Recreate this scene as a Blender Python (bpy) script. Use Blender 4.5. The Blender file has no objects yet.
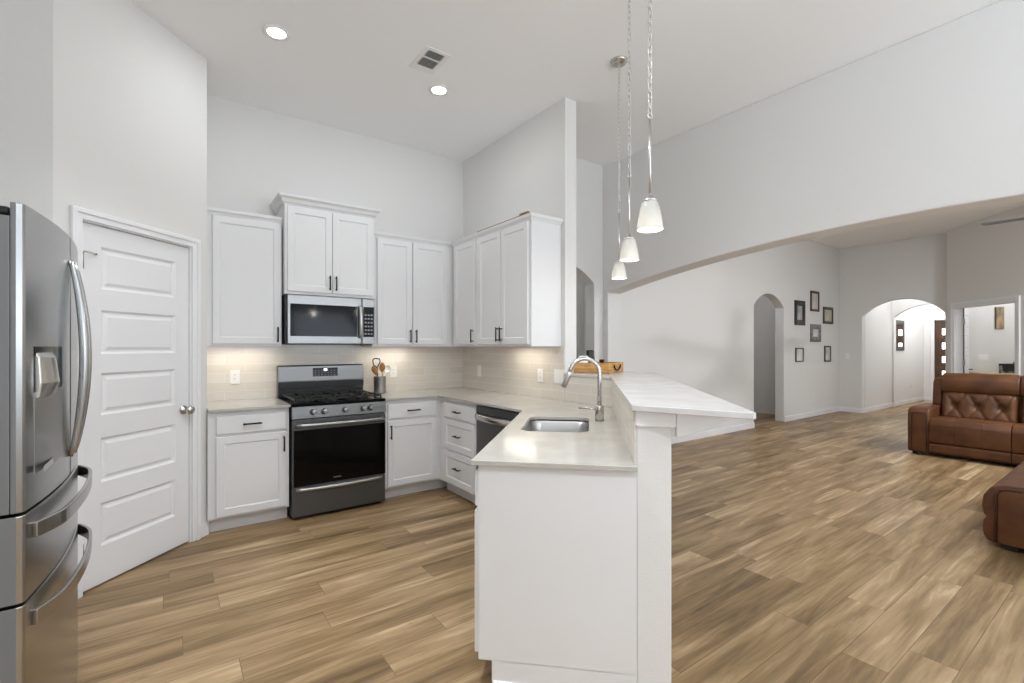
import bpy, bmesh, math, random
from mathutils import Vector, Matrix, geometry
random.seed(7)
K = 2 ** -0.5
PI = math.pi
scene = bpy.context.scene
COL = scene.collection

# ------------------------------------------------------------------ camera
HC = 3.46          # ceiling height
cam_d = bpy.data.cameras.new('camera')
cam = bpy.data.objects.new('camera', cam_d)
COL.objects.link(cam)
cam.location = (0, 0, 1.36313)
cam.rotation_euler = (PI / 2, 0, -math.radians(35.8685))
cam_d.sensor_width = 36
cam_d.lens = 473.157 / 1024 * 36
cam_d.shift_y = 5.65 / 1024
cam_d.clip_start = 0.02
scene.camera = cam

# ------------------------------------------------------------------ world, light, exposure
scene.view_settings.view_transform = 'Standard'
scene.view_settings.look = 'None'
scene.view_settings.gamma = 1
scene.view_settings.use_curve_mapping = False
scene.view_settings.exposure = 0.24
scene.cycles.use_denoising = True
scene.cycles.max_bounces = 10
scene.cycles.diffuse_bounces = 8
scene.cycles.glossy_bounces = 5
scene.cycles.transmission_bounces = 6
scene.cycles.sample_clamp_indirect = 6
w = bpy.data.worlds.new('daylight')
scene.world = w
w.use_nodes = True
w.node_tree.nodes['Background'].inputs[0].default_value = (0.86, 0.93, 1.0, 1)
w.node_tree.nodes['Background'].inputs[1].default_value = 1.0


def area(name, loc, rot, sx, sy, energy, col=(1, 1, 1), spread=180):
    l = bpy.data.lights.new(name, 'AREA')
    l.shape = 'RECTANGLE'
    l.size, l.size_y = sx, sy
    l.energy = energy
    l.color = col
    l.spread = math.radians(spread)
    o = bpy.data.objects.new(name, l)
    o.location, o.rotation_euler = loc, rot
    COL.objects.link(o)
    return o


DAY = (0.82, 0.92, 1.03)
# daylight entering through the windows of the rear walls (behind the camera)
WIN_K = [(1.35, 1.5), (3.1, 1.5)]          # x centre, width   kitchen / nook rear wall
WIN_L = [(5.4, 1.7), (7.4, 1.7)]                         # living room rear wall
YR = -3.6
TILT = math.radians(63)
WK, WL = 45, 30
for x, wd in WIN_K:
    area('daylight_area', (x, YR + 0.02, 1.75), (PI / 2 + TILT, 0, 0), wd, 2.3, WK * wd, DAY, 150)
for x, wd in WIN_L:
    area('daylight_area', (x, YR + 0.02, 1.6), (PI / 2 + TILT, 0, 0), wd, 2.0, WL * wd, DAY, 150)

# added fill lights at ceiling height, unseen, to brighten both rooms
for x, y, e_, sp in ((0.55, 1.9, 24, 120), (0.1, -0.6, 24, 120), (7.9, -0.9, 130, 180), (6.3, 1.3, 14, 180)):
    area('ceiling_fill', (x, y, HC - 0.012), (0, 0, 0), 0.24, 0.24, e_, (0.93, 0.97, 1.0), sp)
# added side fill from the left, unseen, to brighten the header wall
area('daylight_area', (-1.18, -2.2, 1.75), (PI / 2 + math.radians(34), 0, -PI / 2), 1.5, 2.2, 54, DAY, 150)


# ------------------------------------------------------------------ materials
def lin(h):
    h = h.lstrip('#')
    r = []
    for i in (0, 2, 4):
        c = int(h[i:i + 2], 16) / 255
        r.append(c / 12.92 if c <= 0.04045 else ((c + 0.055) / 1.055) ** 2.4)
    return (*r, 1)


def mat(name, col, rough=0.5, metal=0.0, bump=None, spec=0.5, coat=0.0, emit=None, trans=0.0):
    m = bpy.data.materials.new(name)
    m.use_nodes = True
    nt = m.node_tree
    b = nt.nodes['Principled BSDF']
    c = lin(col) if isinstance(col, str) else (*col, 1)
    b.inputs['Base Color'].default_value = c
    b.inputs['Roughness'].default_value = rough
    b.inputs['Metallic'].default_value = metal
    b.inputs['Specular IOR Level'].default_value = spec
    b.inputs['Coat Weight'].default_value = coat
    b.inputs['Transmission Weight'].default_value = trans
    if emit:
        b.inputs['Emission Color'].default_value = (*emit[0], 1)
        b.inputs['Emission Strength'].default_value = emit[1]
    if bump:
        scale, strength, stretch = bump
        tc = nt.nodes.new('ShaderNodeTexCoord')
        mp = nt.nodes.new('ShaderNodeMapping')
        mp.inputs['Scale'].default_value = stretch
        n = nt.nodes.new('ShaderNodeTexNoise')
        n.inputs['Scale'].default_value = scale
        n.inputs['Detail'].default_value = 3
        bp = nt.nodes.new('ShaderNodeBump')
        bp.inputs['Strength'].default_value = strength
        bp.inputs['Distance'].default_value = 0.01
        nt.links.new(tc.outputs['Object'], mp.inputs[0])
        nt.links.new(mp.outputs[0], n.inputs['Vector'])
        nt.links.new(n.outputs[0], bp.inputs['Height'])
        nt.links.new(bp.outputs[0], b.inputs['Normal'])
    return m


def noise_color(m, c1, c2, scale, stretch=(1, 1, 1), detail=4, lo=0.35, hi=0.65):
    nt = m.node_tree
    b = nt.nodes['Principled BSDF']
    tc = nt.nodes.new('ShaderNodeTexCoord')
    mp = nt.nodes.new('ShaderNodeMapping')
    mp.inputs['Scale'].default_value = stretch
    n = nt.nodes.new('ShaderNodeTexNoise')
    n.inputs['Scale'].default_value = scale
    n.inputs['Detail'].default_value = detail
    r = nt.nodes.new('ShaderNodeValToRGB')
    r.color_ramp.elements[0].color = lin(c1)
    r.color_ramp.elements[1].color = lin(c2)
    r.color_ramp.elements[0].position = lo
    r.color_ramp.elements[1].position = hi
    nt.links.new(tc.outputs['Object'], mp.inputs[0])
    nt.links.new(mp.outputs[0], n.inputs['Vector'])
    nt.links.new(n.outputs[0], r.inputs[0])
    nt.links.new(r.outputs[0], b.inputs['Base Color'])
    return m


M = {}
M['wall'] = mat('wall_paint', '#dddcda', 0.85, bump=(140, 0.12, (1, 1, 1)), spec=0.25)
M['ceil'] = mat('ceiling_paint', '#f3f3f3', 0.9, bump=(120, 0.1, (1, 1, 1)), spec=0.2)
M['white'] = mat('white_lacquer', '#e0e0e1', 0.38, spec=0.4)
M['trim'] = mat('trim_paint', '#e8e8ea', 0.4, spec=0.4)
M['door'] = mat('door_paint', '#e4e4e6', 0.42, spec=0.4)
M['black'] = mat('black_metal', '#141210', 0.4, metal=0.4)
M['blackgloss'] = mat('black_glass', '#060606', 0.08, spec=0.18)
M['blackmatte'] = mat('cast_iron', '#333332', 0.34, metal=0.6)
M['blackplastic'] = mat('black_plastic', '#121212', 0.35)
M['steel'] = mat('brushed_steel', (0.42, 0.42, 0.415), 0.33, metal=1, bump=(60, 0.015, (1, 1, 30)))
M['fsteel'] = mat('fridge_steel', (0.44, 0.44, 0.435), 0.24, metal=1, bump=(40, 0.012, (1, 1, 0.03)))
M['fside'] = mat('fridge_side_grey', '#77787a', 0.5, metal=0.2)
M['dsteel'] = mat('dark_steel', (0.12, 0.125, 0.13), 0.32, metal=0.75, bump=(60, 0.015, (1, 1, 30)))
M['msteel'] = mat('range_steel', (0.22, 0.22, 0.22), 0.36, metal=1, bump=(60, 0.015, (1, 1, 30)))
M['knob'] = mat('knob_steel', (0.33, 0.33, 0.33), 0.3, metal=1)
M['pad'] = mat('button_grey', '#8d8f91', 0.5)
M['mwsteel'] = mat('microwave_steel', (0.27, 0.27, 0.268), 0.3, metal=1, bump=(30, 0.05, (4, 1, 1)))
M['nickel'] = mat('brushed_nickel', (0.58, 0.56, 0.53), 0.25, metal=1)
M['chain'] = mat('chain_nickel', (0.66, 0.65, 0.63), 0.3, metal=1)
M['plate'] = mat('outlet_white', '#ecebe8', 0.35)
M['slot'] = mat('slot_dark', '#3a3a3a', 0.5)
M['near_black'] = mat('vent_dark', '#1c1b1a', 0.8)  # near-black for the vent depth, pantry backing and hinge line
M['rawwood'] = mat('raw_wood_edge', '#8a6a4c', 0.7)
M['spoon'] = noise_color(mat('spoon_wood', '#b5854f', 0.6), '#a8763f', '#c99a63', 14, (1, 1, 0.3))
M['tray'] = noise_color(mat('tray_wood', '#c08f52', 0.55), '#ad7b40', '#d3a468', 9, (1, 1, 6))
M['ceramic'] = mat('white_ceramic', '#eeece8', 0.25)
M['leather'] = noise_color(mat('brown_leather', '#5b3219', 0.5, bump=(90, 0.12, (1, 1, 1)), spec=0.4), '#4e2d17', '#653e21', 5)
M['leatherd'] = mat('brown_leather_piping', '#3d200f', 0.5)
M['darkwood'] = noise_color(mat('dark_door_wood', '#4a3326', 0.45), '#3c281d', '#5a3f2e', 8, (3, 3, 0.4))
M['deskwood'] = mat('desk_wood', '#c9b391', 0.5)
M['litglass'] = mat('daylit_glass', '#ffffff', 0.2, emit=((1, 1, 1), 3.0))
M['mirror'] = mat('mirror', (0.85, 0.85, 0.85), 0.03, metal=1)
M['paper'] = mat('print_paper', '#c9c6bd', 0.7)
M['bulb'] = mat('bulb_glow', '#ffffff', 0.3, emit=((1.0, 0.97, 0.93), 1.6))
M['lamp'] = mat('led_disc', '#ffffff', 0.3, emit=((1.0, 0.98, 0.95), 9.0))
M['time'] = mat('display_digits', '#ffffff', 0.3, emit=((0.8, 0.9, 1.0), 1.5))
M['quartz'] = noise_color(mat('quartz', '#bab6af', 0.15, spec=0.45), '#b3afa7', '#bcb8b1', 7, (1, 1, 1))
M['quartzw'] = noise_color(mat('quartz_bar', '#c9c7c5', 0.2, spec=0.4), '#c4c2c0', '#cdcbca', 6, (1, 1, 1))


def glass_shade():
    m = bpy.data.materials.new('opal_glass')
    m.use_nodes = True
    nt = m.node_tree
    nt.nodes.remove(nt.nodes['Principled BSDF'])
    out = nt.nodes['Material Output']
    d = nt.nodes.new('ShaderNodeBsdfDiffuse')
    d.inputs[0].default_value = (0.74, 0.74, 0.71, 1)
    t = nt.nodes.new('ShaderNodeBsdfTranslucent')
    t.inputs[0].default_value = (0.74, 0.73, 0.70, 1)
    g = nt.nodes.new('ShaderNodeBsdfGlossy')
    g.inputs[1].default_value = 0.15
    a = nt.nodes.new('ShaderNodeMixShader')
    a.inputs[0].default_value = 0.55
    b = nt.nodes.new('ShaderNodeMixShader')
    b.inputs[0].default_value = 0.06
    nt.links.new(d.outputs[0], a.inputs[1])
    nt.links.new(t.outputs[0], a.inputs[2])
    nt.links.new(a.outputs[0], b.inputs[1])
    nt.links.new(g.outputs[0], b.inputs[2])
    nt.links.new(b.outputs[0], out.inputs[0])
    return m


M['shade'] = glass_shade()


def floor_mat():
    m = bpy.data.materials.new('oak_plank_floor')
    m.use_nodes = True
    nt = m.node_tree
    N, L = nt.nodes, nt.links
    b = N['Principled BSDF']
    tc = N.new('ShaderNodeTexCoord')
    br = N.new('ShaderNodeTexBrick')
    br.offset, br.offset_frequency = 0.0, 2
    br.inputs['Scale'].default_value = 1
    br.inputs['Brick Width'].default_value = 1.22
    br.inputs['Row Height'].default_value = 0.17
    br.inputs['Mortar Size'].default_value = 0.0016
    br.inputs['Mortar Smooth'].default_value = 0.3
    br.inputs['Color1'].default_value = (0, 0, 0, 1)
    br.inputs['Color2'].default_value = (1, 1, 1, 1)
    br.inputs['Mortar'].default_value = (0.5, 0.5, 0.5, 1)
    # every row of planks gets its own random stagger
    sep = N.new('ShaderNodeSeparateXYZ')
    L.new(tc.outputs['Object'], sep.inputs[0])
    dv = N.new('ShaderNodeMath'); dv.operation = 'DIVIDE'; dv.inputs[1].default_value = 0.17
    fl = N.new('ShaderNodeMath'); fl.operation = 'FLOOR'
    wn = N.new('ShaderNodeTexWhiteNoise'); wn.noise_dimensions = '1D'
    ma = N.new('ShaderNodeMath'); ma.operation = 'MULTIPLY_ADD'; ma.inputs[1].default_value = 1.22
    cb = N.new('ShaderNodeCombineXYZ')
    L.new(sep.outputs[1], dv.inputs[0]); L.new(dv.outputs[0], fl.inputs[0]); L.new(fl.outputs[0], wn.inputs['W'])
    L.new(wn.outputs['Value'], ma.inputs[0]); L.new(sep.outputs[0], ma.inputs[2])
    L.new(ma.outputs[0], cb.inputs[0]); L.new(sep.outputs[1], cb.inputs[1])
    L.new(cb.outputs[0], br.inputs['Vector'])
    # per plank random shifts the grain
    addv = N.new('ShaderNodeVectorMath')
    addv.operation = 'ADD'
    sc = N.new('ShaderNodeVectorMath')
    sc.operation = 'SCALE'
    sc.inputs['Scale'].default_value = 31.0
    L.new(br.outputs['Color'], sc.inputs[0])
    L.new(tc.outputs['Object'], addv.inputs[0])
    L.new(sc.outputs[0], addv.inputs[1])
    mp = N.new('ShaderNodeMapping')
    mp.inputs['Scale'].default_value = (0.55, 5.5, 1)
    L.new(addv.outputs[0], mp.inputs[0])
    n1 = N.new('ShaderNodeTexNoise')
    n1.inputs['Scale'].default_value = 2.2
    n1.inputs['Detail'].default_value = 5
    n1.inputs['Roughness'].default_value = 0.6
    n1.inputs['Distortion'].default_value = 0.5
    L.new(mp.outputs[0], n1.inputs['Vector'])
    mp2 = N.new('ShaderNodeMapping')
    mp2.inputs['Scale'].default_value = (1.2, 34, 1)
    L.new(addv.outputs[0], mp2.inputs[0])
    n2 = N.new('ShaderNodeTexNoise')
    n2.inputs['Scale'].default_value = 2.0
    n2.inputs['Detail'].default_value = 4
    L.new(mp2.outputs[0], n2.inputs['Vector'])
    # value = .45*plank + .4*grain + .15*fine
    m1 = N.new('ShaderNodeMath'); m1.operation = 'MULTIPLY'; m1.inputs[1].default_value = 0.22
    L.new(br.outputs['Color'], m1.inputs[0])
    m2 = N.new('ShaderNodeMath'); m2.operation = 'MULTIPLY_ADD'; m2.inputs[1].default_value = 1.05
    L.new(n1.outputs[0], m2.inputs[0]); L.new(m1.outputs[0], m2.inputs[2])
    m3 = N.new('ShaderNodeMath'); m3.operation = 'MULTIPLY_ADD'; m3.inputs[1].default_value = 0.30
    L.new(n2.outputs[0], m3.inputs[0]); L.new(m2.outputs[0], m3.inputs[2])
    r = N.new('ShaderNodeValToRGB')
    e = r.color_ramp.elements
    e[0].position, e[0].color = 0.48, lin('#5f4b32')
    e[1].position, e[1].color = 1.18, lin('#bca482')
    x = r.color_ramp.elements.new(0.72); x.color = lin('#89704f')
    x = r.color_ramp.elements.new(0.92); x.color = lin('#a88d6b')
    mr = N.new('ShaderNodeMapRange')
    L.new(m3.outputs[0], r.inputs[0])
    # dark elongated knots and cracks
    mp3 = N.new('ShaderNodeMapping')
    mp3.inputs['Scale'].default_value = (1.3, 7.0, 1)
    L.new(addv.outputs[0], mp3.inputs[0])
    n3 = N.new('ShaderNodeTexNoise')
    n3.inputs['Scale'].default_value = 1.7
    n3.inputs['Detail'].default_value = 6
    n3.inputs['Roughness'].default_value = 0.7
    L.new(mp3.outputs[0], n3.inputs['Vector'])
    kr = N.new('ShaderNodeMapRange')
    kr.inputs['From Min'].default_value = 0.36
    kr.inputs['From Max'].default_value = 0.24
    kr.inputs['To Min'].default_value = 0.0
    kr.inputs['To Max'].default_value = 0.75
    kr.clamp = True
    L.new(n3.outputs[0], kr.inputs['Value'])
    kmix = N.new('ShaderNodeMixRGB')
    kmix.inputs[2].default_value = lin('#54402a')
    mix = N.new('ShaderNodeMixRGB')
    mix.inputs[2].default_value = lin('#4d3a26')
    mm = N.new('ShaderNodeMath'); mm.operation = 'MULTIPLY'; mm.inputs[1].default_value = 0.6
    L.new(br.outputs['Fac'], mm.inputs[0])
    L.new(mm.outputs[0], mix.inputs[0])
    L.new(kr.outputs[0], kmix.inputs[0])
    L.new(r.outputs[0], kmix.inputs[1])
    L.new(kmix.outputs[0], mix.inputs[1])
    L.new(mix.outputs[0], b.inputs['Base Color'])
    b.inputs['Roughness'].default_value = 0.42
    b.inputs['Specular IOR Level'].default_value = 0.35
    bp = N.new('ShaderNodeBump')
    bp.inputs['Strength'].default_value = 0.15
    bp.inputs['Distance'].default_value = 0.002
    bp.invert = True
    L.new(br.outputs['Fac'], bp.inputs['Height'])
    L.new(bp.outputs[0], b.inputs['Normal'])
    N.remove(mr)
    return m


M['floor'] = floor_mat()


def tile_mat():
    m = bpy.data.materials.new('greige_subway_tile')
    m.use_nodes = True
    nt = m.node_tree
    N, L = nt.nodes, nt.links
    b = N['Principled BSDF']
    tc = N.new('ShaderNodeTexCoord')
    sx = N.new('ShaderNodeSeparateXYZ')
    cx = N.new('ShaderNodeCombineXYZ')
    L.new(tc.outputs['Object'], sx.inputs[0])
    L.new(sx.outputs[0], cx.inputs[0])
    L.new(sx.outputs[2], cx.inputs[1])
    br = N.new('ShaderNodeTexBrick')
    br.offset = 0.5
    br.inputs['Scale'].default_value = 1
    br.inputs['Brick Width'].default_value = 0.305
    br.inputs['Row Height'].default_value = 0.0765
    br.inputs['Mortar Size'].default_value = 0.0022
    br.inputs['Mortar Smooth'].default_value = 0.3
    br.inputs['Color1'].default_value = lin('#d6cfc5')
    br.inputs['Color2'].default_value = lin('#ddd7ce')
    br.inputs['Mortar'].default_value = lin('#e6e3dd')
    L.new(cx.outputs[0], br.inputs['Vector'])
    L.new(br.outputs['Color'], b.inputs['Base Color'])
    b.inputs['Roughness'].default_value = 0.12
    bp = N.new('ShaderNodeBump')
    bp.inputs['Strength'].default_value = 0.35
    bp.inputs['Distance'].default_value = 0.003
    bp.invert = True
    L.new(br.outputs['Fac'], bp.inputs['Height'])
    L.new(bp.outputs[0], b.inputs['Normal'])
    return m


M['tile'] = tile_mat()


# ------------------------------------------------------------------ mesh helpers
class MB:
    def __init__(s):
        s.v, s.f, s.sm = [], [], []

    def add(s, vs, fs, smooth=False):
        o = len(s.v)
        s.v += [tuple(p) for p in vs]
        s.f += [[i + o for i in f] for f in fs]
        s.sm += [smooth] * len(fs)
        return s

    def box(s, x0, y0, z0, x1, y1, z1):
        vs = [(x0, y0, z0), (x1, y0, z0), (x1, y1, z0), (x0, y1, z0), (x0, y0, z1), (x1, y0, z1), (x1, y1, z1), (x0, y1, z1)]
        return s.add(vs, [(0, 3, 2, 1), (4, 5, 6, 7), (0, 1, 5, 4), (1, 2, 6, 5), (2, 3, 7, 6), (3, 0, 4, 7)])

    def prism(s, poly, a0, a1, fn):
        """poly 2D (counter-clockwise as seen from a1), fn(p, a) -> 3D"""
        n = len(poly)
        vs = [fn(p, a0) for p in poly] + [fn(p, a1) for p in poly]
        fs = [list(range(n))[::-1], list(range(n, 2 * n))]
        fs += [(i, (i + 1) % n, n + (i + 1) % n, n + i) for i in range(n)]
        return s.add(vs, fs)

    def tube(s, path, r, seg=10, closed=False, caps=True, smooth=True, squash=None):
        P = [Vector(p) for p in path]
        n = len(P)
        rs = r if isinstance(r, (list, tuple)) else [r] * n
        T = []
        for i in range(n):
            if closed:
                t = P[(i + 1) % n] - P[i - 1]
            else:
                t = P[min(i + 1, n - 1)] - P[max(i - 1, 0)]
            T.append(t.normalized())
        up = Vector((0, 0, 1)) if abs(T[0].z) < 0.9 else Vector((1, 0, 0))
        nrm = (up - T[0] * up.dot(T[0])).normalized()
        vs = []
        for i in range(n):
            nrm = (nrm - T[i] * nrm.dot(T[i])).normalized()
            bi = T[i].cross(nrm)
            a_, b_ = (1, 1) if squash is None else squash
            for k in range(seg):
                a = 2 * PI * k / seg
                vs.append(P[i] + (nrm * math.cos(a) * a_ + bi * math.sin(a) * b_) * rs[i])
        fs = []
        for i in range(n if closed else n - 1):
            j = (i + 1) % n
            for k in range(seg):
                l = (k + 1) % seg
                fs.append((i * seg + k, i * seg + l, j * seg + l, j * seg + k))
        s.add(vs, fs, smooth)
        if caps and not closed:
            o = len(s.v) - n * seg
            s.f += [[o + k for k in range(seg)][::-1], [o + (n - 1) * seg + k for k in range(seg)]]
            s.sm += [False, False]
        return s

    def cyl(s, p0, p1, r, seg=20, r1=None):
        return s.tube([p0, p1], [r, r if r1 is None else r1], seg)

    def lathe(s, prof, c=(0, 0, 0), seg=28, smooth=True):
        n = len(prof)
        vs = []
        for r, z in prof:
            for k in range(seg):
                a = 2 * PI * k / seg
                vs.append((c[0] + r * math.cos(a), c[1] + r * math.sin(a), c[2] + z))
        fs = []
        for i in range(n - 1):
            for k in range(seg):
                l = (k + 1) % seg
                fs.append((i * seg + k, i * seg + l, (i + 1) * seg + l, (i + 1) * seg + k))
        s.add(vs, fs, smooth)
        o = len(s.v) - n * seg
        if prof[0][0] > 1e-6:
            s.f.append([o + k for k in range(seg)][::-1]); s.sm.append(False)
        if prof[-1][0] > 1e-6:
            s.f.append([o + (n - 1) * seg + k for k in range(seg)]); s.sm.append(False)
        return s

    def build(s, name, m, parent=None, bevel=0, bseg=2, smooth=None, loc=None, weld=False, ang=40):
        me = bpy.data.meshes.new(name)
        me.from_pydata(s.v, [], s.f)
        for p, q in zip(me.polygons, s.sm):
            p.use_smooth = q if smooth is None else smooth
        bm = bmesh.new()
        bm.from_mesh(me)
        if weld:
            bmesh.ops.remove_doubles(bm, verts=bm.verts, dist=1e-5)
        bmesh.ops.recalc_face_normals(bm, faces=bm.faces)
        bm.to_mesh(me)
        bm.free()
        me.materials.append(M[m] if isinstance(m, str) else m)
        o = bpy.data.objects.new(name, me)
        COL.objects.link(o)
        if parent is not None:
            o.parent = parent
        if loc is not None:
            o.location = loc
        if bevel:
            b = o.modifiers.new('edge', 'BEVEL')
            b.width, b.segments, b.limit_method = bevel, bseg, 'ANGLE'
            b.angle_limit = math.radians(ang)
            b.harden_normals = False
        return o


def thing(name, label, cat, loc=(0, 0, 0), rotz=0, group=None):
    o = bpy.data.objects.new(name, None)
    o.empty_display_size = 0.1
    COL.objects.link(o)
    o.location = loc
    o.rotation_euler = (0, 0, rotz)
    o['label'], o['category'] = label, cat
    if group:
        o['group'] = group
    return o


def tag(o, label, cat, group=None, kind=None):
    o['label'], o['category'] = label, cat
    if group:
        o['group'] = group
    if kind:
        o['kind'] = kind
    return o


def struct(o):
    o['kind'] = 'structure'
    return o


def copy_tree(o, parent=None):
    c = o.copy()
    COL.objects.link(c)
    if parent is not None:
        c.parent = parent
    for ch in list(o.children):
        copy_tree(ch, c)
    return c


def arc(cx, cz, pts):
    return pts


def segarch(x0, x1, zs, rise, n=20):
    """points from (x1, zs) over the arch to (x0, zs): segmental arch, right to left"""
    h = (x1 - x0) / 2
    cx = (x0 + x1) / 2
    R = (h * h + rise * rise) / (2 * rise)
    out = []
    for i in range(n + 1):
        a = math.asin(h / R) * (1 - 2 * i / n)
        out.append((cx + R * math.sin(a), zs + rise - R + R * math.cos(a)))
    return out


def wall(name, p0, d, poly, thick, nrm, m='wall', bevel=0.0):
    """vertical wall: poly in (t, z), p0 + d*t, extruded by nrm*thick (away from the room)"""
    dx, dy = d
    mb = MB()
    mb.prism(poly, 0, thick, lambda p, a: (p0[0] + dx * p[0] + nrm[0] * a, p0[1] + dy * p[0] + nrm[1] * a, p[1]))
    return struct(mb.build(name, m, bevel=bevel, bseg=3, ang=50))


def rect(t0, t1, z0=0, z1=HC):
    return [(t0, z0), (t1, z0), (t1, z1), (t0, z1)]


def strip(name, p0, p1, z0, z1, th, nrm, m='trim', bevel=0.004):
    """a board of thickness th standing off the wall line p0-p1 towards nrm"""
    d = Vector((p1[0] - p0[0], p1[1] - p0[1]))
    mb = MB()
    mb.prism([(0, z0), (d.length, z0), (d.length, z1), (0, z1)], 0, th,
             lambda p, a: (p0[0] + d.x / d.length * p[0] + nrm[0] * a, p0[1] + d.y / d.length * p[0] + nrm[1] * a, p[1]))
    return struct(mb.build(name, m, bevel=bevel))


# ------------------------------------------------------------------ the room
XB, YB = 2.688, 4.656                       # inside corner of the kitchen
mb = MB(); mb.box(-1.4, -3.9, -0.08, 17, 6.2, 0)
struct(mb.build('floor', 'floor'))
mb = MB(); mb.box(-1.4, -3.9, HC, 17, 6.2, HC + 0.1)
struct(mb.build('ceiling', 'ceil'))
wall('wall_back', (0.218, YB), (1, 0), rect(0, XB - 0.218 + 0.127), 0.12, (0, 1))
wall('wall_return', (0.218, 4.091), (0, 1), rect(0, YB - 4.091 + 0.12), 0.12, (-1, 0))
# pantry wall, 45 degrees, with the door opening
PD = (-0.491, 3.382)
L_p = (0.218 + 0.491) / K
s0 = (-0.396 + 0.491) / K - 0.005
s1 = s0 + 0.74
poly = [(0, 0), (s0, 0), (s0, 2.068), (s1, 2.068), (s1, 0), (L_p, 0), (L_p, HC), (0, HC)]
wall('wall_pantry', PD, (K, K), poly, 0.115, (-K, K))
wall('wall_alcove', (-1.2, 3.382), (1, 0), rect(0, 0.709), 0.115, (0, 1))
mb = MB()
for a in ((YR, -2.95, 0, HC), (-2.95, -1.45, 0, 0.6), (-2.95, -1.45, 2.9, HC), (-1.45, 3.382, 0, HC)):
    mb.box(-1.32, a[0], a[2], -1.2, a[1], a[3])  # the opening in this wall is added for the side fill
struct(mb.build('wall_left', 'wall'))
# pantry interior back so the opening is closed
# right kitchen wall (full height), half wall of the bar
wall('wall_right', (XB, 2.956), (0, 1), rect(0, YB - 2.956), 0.128, (1, 0))
ZH = 1.122
PEN0 = Vector((0.968, 1.619))


def sn(s, n):
    return (PEN0.x + K * (s + n), PEN0.y + K * (s - n))


NT = 0.645                                   # wall face behind the tile, measured across the peninsula
sA = (XB - PEN0.x) / K - NT                  # where the diagonal half wall meets the right wall plane
pA = sn(sA, NT)
sB = (XB + 0.128 - PEN0.x) / K - (NT + 0.127)
pB = sn(sB, NT + 0.127)
poly = [sn(0.033, NT), sn(0.033, NT + 0.127), pB, (XB + 0.128, 2.956), (XB, 2.956), pA]
mb = MB(); mb.prism(poly, 0, ZH, lambda p, a: (p[0], p[1], a))
struct(mb.build('wall_bar', 'wall', bevel=0.004))

# nook end wall with arch, hall behind it
x0, x1 = 2.90, 3.93
poly = [(2.816, 0), (x0, 0)] + segarch(x0, x1, 2.085, 0.205)[::-1] + [(x1, 0), (4.30, 0), (4.30, HC), (2.816, HC)]
wall('wall_nook', (0, 3.83), (1, 0), poly, 0.15, (0, 1))
poly = [(2.816, 0), (x0, 0)] + segarch(x0, 3.86, 2.06, 0.2)[::-1] + [(3.86, 0), (4.30, 0), (4.30, HC), (2.816, HC)]
wall('wall_nook_inner', (0, 4.6), (1, 0), poly, 0.12, (0, 1))
wall('wall_nook_side', (4.297, 3.98), (0, 1), rect(0, 0.62), 0.1, (1, 0))
# header wall with the wide shallow arch
yl, yr_ = 3.749, -1.75
poly = [(YR, 0), (yr_, 0)] + segarch(yr_, yl, 1.99, 0.281, 60)[::-1] + [(yl, 0), (3.83, 0), (3.83, HC), (YR, HC)]
wall('wall_header', (4.067, 0), (0, 1), poly, 0.23, (1, 0), bevel=0.012)
# living room wall with arched niche opening
poly = [(4.297, 0), (8.002, 0)] + segarch(8.002, 9.073, 2.076, 0.225)[::-1] + [(9.073, 0), (11.70, 0), (11.70, HC), (4.297, HC)]
wall('wall_living', (0, 4.085), (1, 0), poly, 0.16, (0, 1), bevel=0.01)
wall('wall_hall', (2.6, 5.35), (1, 0), rect(0, 9.3), 0.1, (0, 1))
wall('wall_hall_end', (9.9, 4.245), (0, 1), rect(0, 1.1), 0.1, (1, 0))
wall('wall_hall_start', (2.69, 4.78), (0, 1), rect(0, 0.57), 0.1, (-1, 0))
# far wall with the arch to the entry passage
poly = [(2.27, 0), (2.385, 0)] + segarch(2.385, 3.675, 2.0, 0.306)[::-1] + [(3.675, 0), (4.085, 0), (4.085, HC), (2.27, HC)]
wall('wall_far', (11.557, 0), (0, 1), poly, 0.14, (1, 0), bevel=0.01)
wall('wall_passage', (11.697, 3.675), (1, 0), rect(0, 1.69), 0.12, (0, 1))
wall('wall_passage_right', (11.697, 2.385), (1, 0), rect(0, 4.1), 0.12, (0, -1))
poly = [(2.385, 0), (2.386, 0)] + segarch(2.386, 3.64, 2.05, 0.25)[::-1] + [(3.64, 0), (3.80, 0), (3.80, HC), (2.385, HC)]
wall('wall_entry_arch', (13.38, 0), (0, 1), poly, 0.14, (1, 0), bevel=0.01)
wall('wall_entry', (13.52, 3.67), (1, 0), rect(0, 2.3), 0.12, (0, 1))
poly = [(2.385, 0), (2.50, 0), (2.50, 2.06), (3.465, 2.06), (3.465, 0), (3.80, 0), (3.80, HC), (2.385, HC)]
wall('wall_front', (15.76, 0), (0, 1), poly, 0.14, (1, 0))
# diagonal wall with the office door opening
CD = (11.31, 2.31)
poly = [(0, 0), (0.19, 0), (0.19, 2.055), (1.39, 2.055), (1.39, 0), (2.9, 0), (2.9, HC), (0, HC)]
wall('wall_diagonal', CD, (-K, -K), poly, 0.13, (K, -K))
wall('wall_corner', (11.31, 2.31), (1, 0), rect(0, 0.25), 0.05, (0, -1))
ED = (CD[0] - 2.9 * K, CD[1] - 2.9 * K)
wall('wall_living_right', ED, (0, -1), rect(0, ED[1] - YR), 0.12, (1, 0))
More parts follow.
